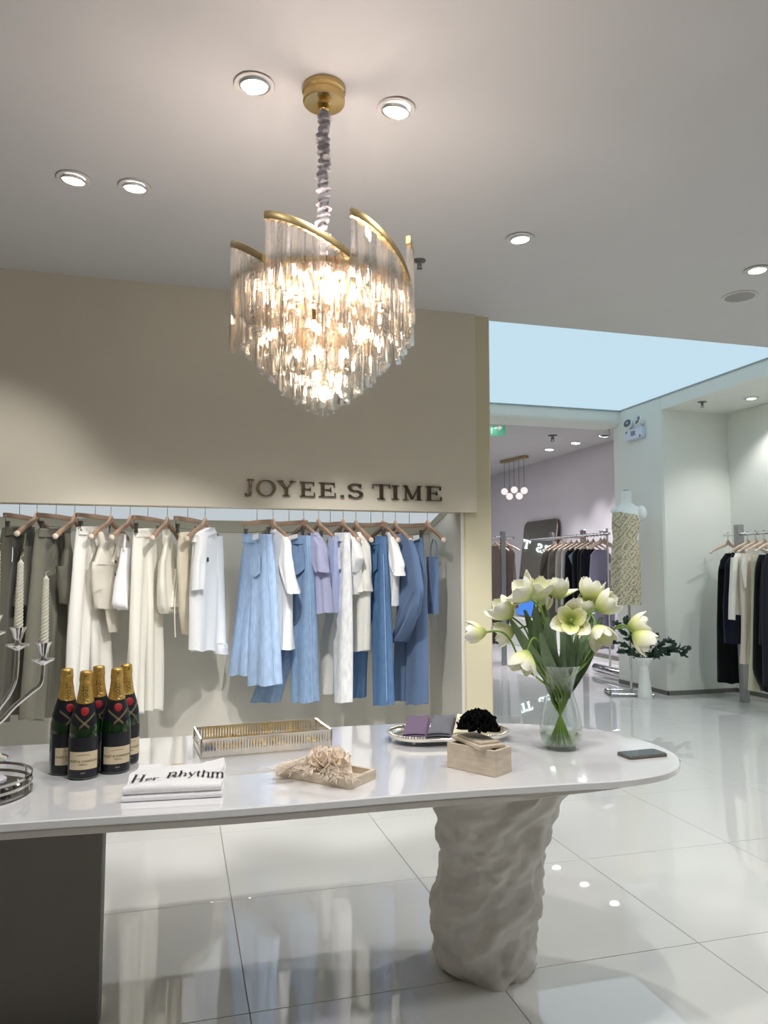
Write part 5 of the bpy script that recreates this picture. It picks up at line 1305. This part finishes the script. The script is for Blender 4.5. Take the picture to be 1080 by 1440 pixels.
for ax_, up, L in ((1.0, .34, .46), (.92, .18, .40), (.7, .5, .33), (-.8, .95, .44), (-.5, 1.1, .42), (-.9, .5, .34), (-.3, .8, .32), (.3, .6, .26), (.55, .22, .30), (-.6, .15, .24), (.1, .35, .20)):
    dep = q.uniform(-.3, .3)
    d = (cr_ * ax_ + Vector((0, 0, 1)) * up + cfw * dep).normalized()
    P = [Vector((0, 0, -.02)), d * L * .35 + Vector((0, 0, .03)), d * L * .7 + Vector((0, 0, .035)), d * L + Vector((0, 0, -.015 if ax_ > .6 else .02))]
    C = catmull(P, 6, False)
    MB().tube(C, .003, 6).build('twig', M_TWIG, eu, 60)
    for k in range(3, len(C)):
        for sd in (-1, 1):
            az = q.uniform(0, 6.28)
            dirv = (d + cr_.cross(d) * sd * .0 + Vector((q.uniform(-1, 1), q.uniform(-1, 1), q.uniform(-.9, .6)))).normalized()
            F_ = frame(dirv, (q.uniform(-1, 1), q.uniform(-1, 1), q.uniform(.2, 1)))
            s_ = q.uniform(.65, 1.05)
            # leaf grows along its local x
            Mx = Matrix((F_.col[2], F_.col[1], -F_.col[0])).transposed()
            inst('leaf', lfm, eu, C[k], Mx.to_euler(), (s_, s_, s_))

# ------------------------------------------------------------------ emergency light on the pale column
pe = at_x(896, 610, XP)
el_ = thing('emergency_light', 'white twin headed emergency light high on the pale column', 'emergency light', (XP, pe.y, pe.z))
def onx(u, v): p = at_x(u, v, XP); return p.y - pe.y, p.z - pe.z
ya, za = -.165, .055; yb, zb_ = .165, -.065
MB().cbox((-.055, ya, zb_), (0, yb, za), .006).build('housing', mat('emergency_housing', s2l(206, 216, 234), .4), el_)
MB().box((-.0565, -.04, -.025), (-.055, .045, .03)).build('printed_panel', mat('panel_print', s2l(120, 132, 150), .5), el_)
for y in (-.115, .10):
    o = MB().tube([(-.03, y, .05), (-.03, y, .085)], .012, 10).build('bracket', M_WHITEP, el_)
    hd = MB().lathe([(.001, -.05), (.03, -.048), (.045, -.02), (.055, .012), (.056, .02), (.052, .021)], 24).build('lamp_head', M_WHITEP, el_)
    hd.location = (-.045, y, .13); hd.rotation_euler = (0, RAD(-72), RAD(18 if y > 0 else -12))
    lz = MB().lathe([(.001, .020), (.03, .022), (.050, .0225), (.001, .0226)], 24).build('reflector', mat('lamp_reflector', (.12, .12, .13), .15, metal=.9), hd)
    MB().ball((0, 0, .024), .012, 10, 6).build('bulb', M_WHITEP, hd)
for y, z in ((.13, .03), (-.13, -.045)): MB().box((-.0565, y - .012, z - .012), (-.055, y + .012, z + .012)).build('indicator', M_DARKM, el_)

# ------------------------------------------------------------------ clothes rails of the side room
def rail_hanger(root, a, lb, grp): return hanger('shoulder', root, a, .085, lb, .40, True, grp)
def rail_garment(root, a, nm, lb, cat, fab, pieces, grp, hl, extras=()):
    rail_hanger(root, a, hl, grp[0])
    return garment(nm, lb, cat, fab, root, a, pieces, grp[1], extras)
K = {k: fabric(k, c) for k, c in dict(taupe_dark=(92, 84, 76), taupe=(120, 112, 104), stone=(176, 172, 166), pale_stone=(200, 198, 194), ink=(22, 22, 28), ink2=(30, 30, 40), ice=(176, 202, 214), lilac=(160, 152, 178), navy=(24, 28, 44), blackw=(12, 13, 16), milk=(238, 234, 224), blazer=(224, 212, 198), sand=(206, 200, 172), taupe_rose=(128, 114, 108)).items()}
# right alcove rail
RX, RZ = 5.56, 1.70
rk = thing('clothes_rack', 'steel clothes rail on a square post in the right alcove', 'clothes rack', (RX, 6.40, 0))
MB().cbox((-.035, -.035, 0), (.035, .035, 1.80), .003).box((-.037, -.0372, .02), (-.028, -.034, 1.78)).build('post', M_STEEL, rk, 30)
MB().tube([(0, .22, RZ), (0, -1.6, RZ)], .016, 14).build('rail', M_CHROME, rk)
MB().tube([(0, 0, RZ - .05), (0, 0, RZ + .02)], .024, 12).build('rail_bracket', M_STEEL, rk)
for k in range(7): MB().tube([(0, -.10 - .16 * k, RZ), (0, -.106 - .16 * k, RZ)], .021, 12).build('rail_ring', M_CHROME, rk)
RG = ('hangers on the right alcove rail', 'garments on the right alcove rail')
def RR(y): return Vector((RX, y, RZ + .014))
rail_garment(RR(6.56), .15, 'dress', 'long black sleeveless dress at the left end of the alcove rail', 'dress', K['blackw'],
   [('body', [(777, 1025, 1044), (784, 1014, 1046), (800, 1009, 1048), (880, 1007, 1047), (960, 1008, 1049)], W(t=(.03, .06), amp=.012)), ('shoulder_panel', [(778, 1018, 1028), (788, 1011, 1026), (800, 1009, 1022)], W(t=(.02, .03), amp=.003, y=-.02))], RG, 'pale hanger holding the long black sleeveless dress')
rail_garment(RR(6.28), .10, 'knit_dress', 'dark navy knit beside the long black dress', 'dress', K['navy'],
   [('body', [(779, 1030, 1052), (790, 1020, 1056), (850, 1016, 1056), (905, 1018, 1054)], W(t=(.02, .05), amp=.01))], RG, 'pale hanger holding the dark navy knit')
rail_garment(RR(6.17), .10, 'cardigan', 'white long sleeved cardigan on the alcove rail', 'cardigan', K['milk'],
   [('body', [(778, 1034, 1060), (790, 1028, 1062), (860, 1032, 1060), (864, 1032, 1060)], W(t=(.02, .05), amp=.008)), ('sleeve', [(784, 1024, 1036), (820, 1022, 1033), (871, 1021, 1031)], W(t=(.03, .04), amp=.006, y=-.04))], RG, 'pale hanger holding the white cardigan')
rail_garment(RR(6.06), .10, 'blazer', 'long cream blazer in front of the steel post', 'blazer', K['blazer'],
   [('body', [(778, 1042, 1066), (790, 1039, 1068), (860, 1041, 1062), (933, 1041, 1051)], W(t=(.02, .05), amp=.01)), ('lapel', [(784, 1037, 1046), (800, 1036, 1045), (826, 1041, 1045)], W(t=(.012, .012), amp=.003, y=-.06, m=K['milk']))], RG, 'pale hanger holding the long cream blazer')
rail_garment(RR(5.94), .10, 'long_dress', 'pale sand long dress almost touching the floor', 'dress', K['sand'],
   [('body', [(782, 1056, 1072), (800, 1056, 1076), (900, 1054, 1080), (970, 1050, 1082)], W(t=(.02, .06), amp=.012))], RG, 'pale hanger holding the pale sand long dress')
rail_garment(RR(5.80), .10, 'coat', 'black long coat with pointed hem at the picture edge', 'coat', K['ink'],
   [('body', [(780, 1066, 1098), (796, 1061, 1104), (880, 1058, 1106), (945, 1058, 1100), (972, 1070, 1080)], W(t=(.03, .05), amp=.012)), ('sleeve', [(786, 1064, 1078), (840, 1061, 1074), (905, 1060, 1072)], W(t=(.03, .04), amp=.006, y=-.07))], RG, 'pale hanger holding the black pointed coat')
rail_garment(RR(5.64), .10, 'coat', 'second black coat cut by the picture edge', 'coat', K['ink2'],
   [('body', [(778, 1076, 1116), (800, 1071, 1120), (880, 1070, 1122), (965, 1072, 1124)], W(t=(.03, .05), amp=.012))], RG, 'pale hanger holding the second black coat')

# rail along the far wall
FX, FZ = 5.25, 1.79
r2 = thing('clothes_rack', 'long steel clothes rail seen behind the tulips in the side room', 'clothes rack', (FX, 8.35, 0))
MB().tube([(0, -.05, FZ), (0, 2.12, FZ)], .018, 12).build('rail', M_CHROME, r2)
MB().tube([(0, 0, .06), (0, 0, 1.86)], .014, 12).build('post', M_CHROME, r2)
MB().tube([(0, -.36, .07), (0, -.34, .07), (0, .34, .07), (0, .36, .07)], [.04, .055, .055, .04], 18).build('foot_bar', M_CHROME, r2)
for y, nm in ((1.13, 'post'), (2.05, 'post')):
    MB().cbox((.30, y - .05, 0), (.34, y + .05, 1.90), .003).tube([(0, y, FZ), (.31, y, FZ)], .012, 8).build(nm, M_STEEL, r2, 30)
MB().tube([(0, .0, 1.82), (-.05, .10, 1.83)], .012, 8).build('rail_arm', M_STEEL, r2)
for k in range(18): MB().tube([(0, .05 + .085 * k, FZ), (0, .056 + .085 * k, FZ)], .024, 10).build('rail_ring', M_CHROME, r2)
FG = ('hangers on the far steel rail', 'garments on the far steel rail')
def FR_(y): return Vector((FX, y, FZ + .014))
far = [(9.72, 'blazer', 'dark taupe jacket at the far end of the long rail', 'jacket', 'taupe_dark', [(771, 770, 784), (778, 762, 787), (800, 758, 788), (880, 756, 788)]),
 (9.56, 'blazer', 'brown taupe jacket second from the far end of the long rail', 'jacket', 'taupe', [(771, 777, 791), (778, 771, 794), (800, 769, 795), (880, 769, 795)]),
 (9.40, 'cardigan', 'light grey cardigan between taupe and black clothes on the long rail', 'cardigan', 'stone', [(771, 785, 797), (778, 781, 800), (800, 780, 801), (860, 780, 801)]),
 (9.25, 'knitwear', 'pale stone knit top left of the black coat with icy lapel', 'top', 'pale_stone', [(771, 792, 802), (778, 789, 805), (800, 788, 806), (850, 788, 806)]),
 (9.10, 'coat', 'black coat with an icy blue lapel on the long rail', 'coat', 'ink', [(771, 799, 812), (780, 794, 816), (800, 793, 816), (855, 792, 816)]),
 (8.96, 'jacket', 'black jacket just right of the icy lapel coat', 'jacket', 'ink2', [(772, 808, 820), (780, 804, 823), (800, 804, 824), (862, 804, 824)]),
 (8.82, 'dress', 'plain black dress in the middle of the long rail', 'dress', 'blackw', [(772, 815, 828), (780, 811, 831), (800, 811, 832), (866, 811, 832)]),
 (8.68, 'knitwear', 'black cropped knit next to the lilac blouse', 'top', 'ink2', [(772, 820, 836), (780, 815, 839), (800, 815, 840), (835, 815, 840)]),
 (8.50, 'blouse', 'lilac draped blouse with a white tag at the near end of the rail', 'blouse', 'lilac', [(773, 836, 852), (780, 830, 860), (800, 829, 862), (840, 828, 862)]),
 (8.42, 'long_skirt', 'long lilac grey skirt under the lilac blouse', 'skirt', 'lilac', [(820, 838, 864), (860, 836, 866), (912, 833, 866)])]
for y, nm, lb, cat, fb_, rows in far:
    ex = []
    if nm == 'blouse': ex = [('patch', 'price_tag', [(850, 792), (855, 792), (855, 802), (850, 802)], -.09, M_WLAB)]
    if lb.startswith('black coat with'): ex = [('patch', 'lapel', [(795, 782), (807, 771), (811, 772), (805, 806)], -.075, K['ice'])]
    rail_garment(FR_(y), -.05, nm, lb, cat, K[fb_], [('body', rows, W(t=(.03, .05), amp=.014))], FG, 'pale hanger on the long rail holding the ' + ' '.join(lb.split()[:3]) + (' at the far end' if 'far end of' in lb and 'second' not in lb else ''), ex)
# short rail at the column edge
sx_ = at_y(707, 756, 10.0)
r3 = thing('clothes_rack', 'short steel rail with taupe knitwear beside the cream column edge', 'clothes rack', (sx_.x, 10.0, 0))
SZ = sx_.z
px_ = at_y(707, 756, 9.76).x - sx_.x
MB().cbox((px_ - .035, -.26, 0), (px_ + .035, -.22, SZ + .08), .003).tube([(px_, -.24, SZ), (px_, 0, SZ)], .012, 8).build('post', M_STEEL, r3, 30)
MB().tube([(-.6, 0, SZ), (.17, 0, SZ)], .013, 10).build('rail', M_CHROME, r3)
MB().tube([(.17, 0, SZ), (.172, 0, SZ)], .024, 10).build('rail_end', M_DARKM, r3)
MB().tube([(.0, .02, SZ - .33), (.17, .02, SZ - .33)], .02, 8).build('lower_arm', M_STEEL, r3)
for k in range(6): MB().tube([(-.5 + .07 * k, 0, SZ), (-.494 + .07 * k, 0, SZ)], .018, 10).build('rail_ring', M_CHROME, r3)
SG = ('hangers on the short rail', 'garments on the short rail')
rail_garment(Vector((sx_.x - .12, 10.0, SZ + .012)), .75, 'knitwear', 'taupe knit top tucked against the cream column edge', 'top', K['taupe_rose'], [('body', [(768, 690, 701), (776, 686, 706), (820, 684, 708), (857, 684, 708)], W(t=(.03, .05), amp=.014))], SG, 'pale hanger holding the taupe knit by the cream column')
rail_garment(Vector((sx_.x + .05, 10.0, SZ + .012)), .70, 'cardigan', 'taupe cardigan right of the short rail post', 'cardigan', K['taupe_rose'], [('body', [(768, 706, 718), (778, 703, 725), (820, 703, 728), (855, 703, 730)], W(t=(.03, .06), amp=.02, nf=3))], SG, 'pale hanger holding the taupe cardigan')
rail_garment(Vector((sx_.x - .02, 10.06, SZ + .012)), .70, 'trousers', 'dark brown trousers hanging below the taupe knitwear', 'trousers', K['taupe_dark'], [('leg', [(850, 690, 703), (905, 690, 702)], W(t=(.03, .04), amp=.01)), ('leg', [(850, 701, 717), (905, 703, 716)], W(t=(.03, .04), amp=.01))], SG, 'pale hanger holding the dark brown trousers')

# ------------------------------------------------------------------ leaning mirror, glowing sign, screen
mt = thing('leaning_mirror', 'tall rounded mirror leaning against the far wall', 'mirror', (5.98, 11.95, .50), 0)
MW, MH = 1.28, 1.72
def rrect(W_, H_, r, i):
    P = []
    for cx, cz, a0 in ((W_ / 2 - r, r, -90), (W_ / 2 - r, H_ - r, 0), (-W_ / 2 + r, H_ - r, 90), (-W_ / 2 + r, r, 180)):
        for k in range(7): a = RAD(a0 + 15 * k); P.append((cx + (r - i) * cos(a), cz + (r - i) * sin(a)))
    return P
LEAN = RAD(7)
fo = MB().rings([[(x, y, z) for y, z in rrect(MW, MH, .12, i)] for x, i in ((-.004, .0), (.02, 0), (.02, .0))]).build('mirror_frame', mat('mirror_back', s2l(110, 84, 66), .5), mt, 30)
go_ = MB().rings([[(x, y, z) for y, z in rrect(MW, MH, .12, i)] for x, i in ((-.0045, .012), (-.006, .014))]).build('mirror_glass', mat('mirror_glass', (.80, .81, .80), .015, metal=1.0, var=0), mt, 30)
for o in (fo, go_): o.rotation_euler = (0, LEAN, 0)
pb = thing('plinth', 'low white plinth under the leaning mirror', 'plinth', (6.0, 11.95, 0))
MB().cbox((-.22, -.75, 0), (.20, .75, .485), .006).build('plinth_block', M_PALE, pb, 30)
M_GLOW = emat('glowing_letters', (.72, .92, 1.0), 7.0)
gx, gz, gs = 2.86, 2.34, 1.9
x = gx; LT2 = []
for c in 'JOYEE.S TIME':
    if c == ' ': x += .10 * gs; continue
    wd = GL[c][0] * .105 * gs
    LT2.append((c, x, x + wd * .92, gz, gz + (.105 * gs if c != '.' else .02))); x += wd * 1.1
sign('glowing_sign', 'glowing JOYEE.S TIME wall letters mirrored in the leaning mirror', None, LT2, 16.6, M_GLOW)
sc_ = thing('display_screen', 'bright blue display screen mirrored low in the leaning mirror', 'screen', (4.0, 16.55, 0))
MB().cbox((-.36, 0, .62), (.36, .05, 1.62), .006).build('bezel', M_DARKM, sc_)
MB().box((-.33, -.003, .66), (.33, 0, 1.58)).build('screen_glass', emat('blue_screen', (.10, .30, .95), 1.1), sc_)

# ------------------------------------------------------------------ pendant lamp of five globes
pa, pb_ = at_z(706, 648, C2Z), at_z(740, 640, C2Z)
pc_ = (pa + pb_) / 2
pd = thing('pendant_lamp', 'row of five glowing glass globes under a bronze ceiling bar', 'pendant lamp', (pc_.x, pc_.y, C2Z), math.atan2(pb_.y - pa.y, pb_.x - pa.x))
PLn = (pb_ - pa).length
MB().cbox((-PLn / 2, -.05, -.05), (PLn / 2, .05, 0), .004).build('ceiling_bar', M_BRASS, pd, 30)
M_GLOBE = emat('globe_glow', (1.0, .92, .90), 1.0)
for k, (f, dz) in enumerate(zip((.09, .30, .50, .70, .90), (.56, .66, .56, .68, .60))):
    xx = (f - .5) * PLn
    MB().tube([(xx, 0, -.05), (xx, 0, -dz + .06)], .004, 6).build('cord', M_DARKM, pd)
    MB().ball((xx, 0, -dz), .06, 18, 12).build('glass_globe', M_GLOBE, pd, 60)

# ------------------------------------------------------------------ exit sign and bracket near the column edge
ex0 = at_y(696, 604, 9.2)
es = thing('exit_sign', 'green exit sign with a running figure hanging beside the cream column', 'exit sign', (ex0.x - .03, 9.2, ex0.z), -.35)
MB().cbox((-.19, -.012, -.09), (.17, .012, .09), .003).build('sign_plate', mat('exit_green', s2l(120, 190, 160), .4, emit=.22, ecol=s2l(90, 200, 150)), es)
MB().cbox((-.19, -.02, .105), (.17, .02, .19), .003).build('sign_housing', mat('exit_housing', s2l(110, 116, 120), .4), es)
ar = MB()
for P in ([(.03, -.012), (.10, -.012), (.10, .012), (.03, .012)], [(.085, -.04), (.135, .0), (.085, .04)]):
    ar.rings([[(x_ - .005, y_, z_ + .02) for x_, z_ in P] for y_ in (-.0125, -.015)])
fig = ar
fig.ball((-.085, -.014, .05), .016, 8, 6, (1, .2, 1))
for a_, b_2 in (((-.09, .03), (-.075, -.015)), ((-.075, -.015), (-.045, -.04)), ((-.075, -.015), (-.11, -.055)), ((-.09, .025), (-.055, .01)), ((-.09, .025), (-.125, .0))):
    fig.tube([(a_[0], -.014, a_[1]), (b_2[0], -.014, b_2[1])], .008, 6)
fig.box((-.02, -.0145, -.06), (-.012, -.0125, .06))
fig.build('pictogram', mat('exit_white', (.9, .95, .9), .5, emit=.3), es, 0)
for x_ in (-.1, .1): MB().tube([(x_, 0, .19), (x_, 0, C2Z - ex0.z)], .005, 6).build('rod', M_WHITEP, es)
sp_ = at_z(851, 596, C2Z)
cl = thing('spotlight', 'white cylinder spotlight on the far room ceiling by the pale column', 'spotlight', (sp_.x, sp_.y, C2Z))
MB().lathe([(.07, -.16), (.07, 0), (.06, 0)], 20).lathe([(.055, -.158), (.07, -.165), (.07, -.16)], 20).build('spot_body', M_WHITEP, cl, 30)
MB().tube([(.1, 0, 0), (.25, .0, -.03), (.33, .0, -.12), (.34, 0, -.26)], .008, 6).build('cable', M_WHITEP, cl)
MB().ball((.34, 0, -.27), .022, 10, 8).build('cable_end', M_WHITEP, cl)
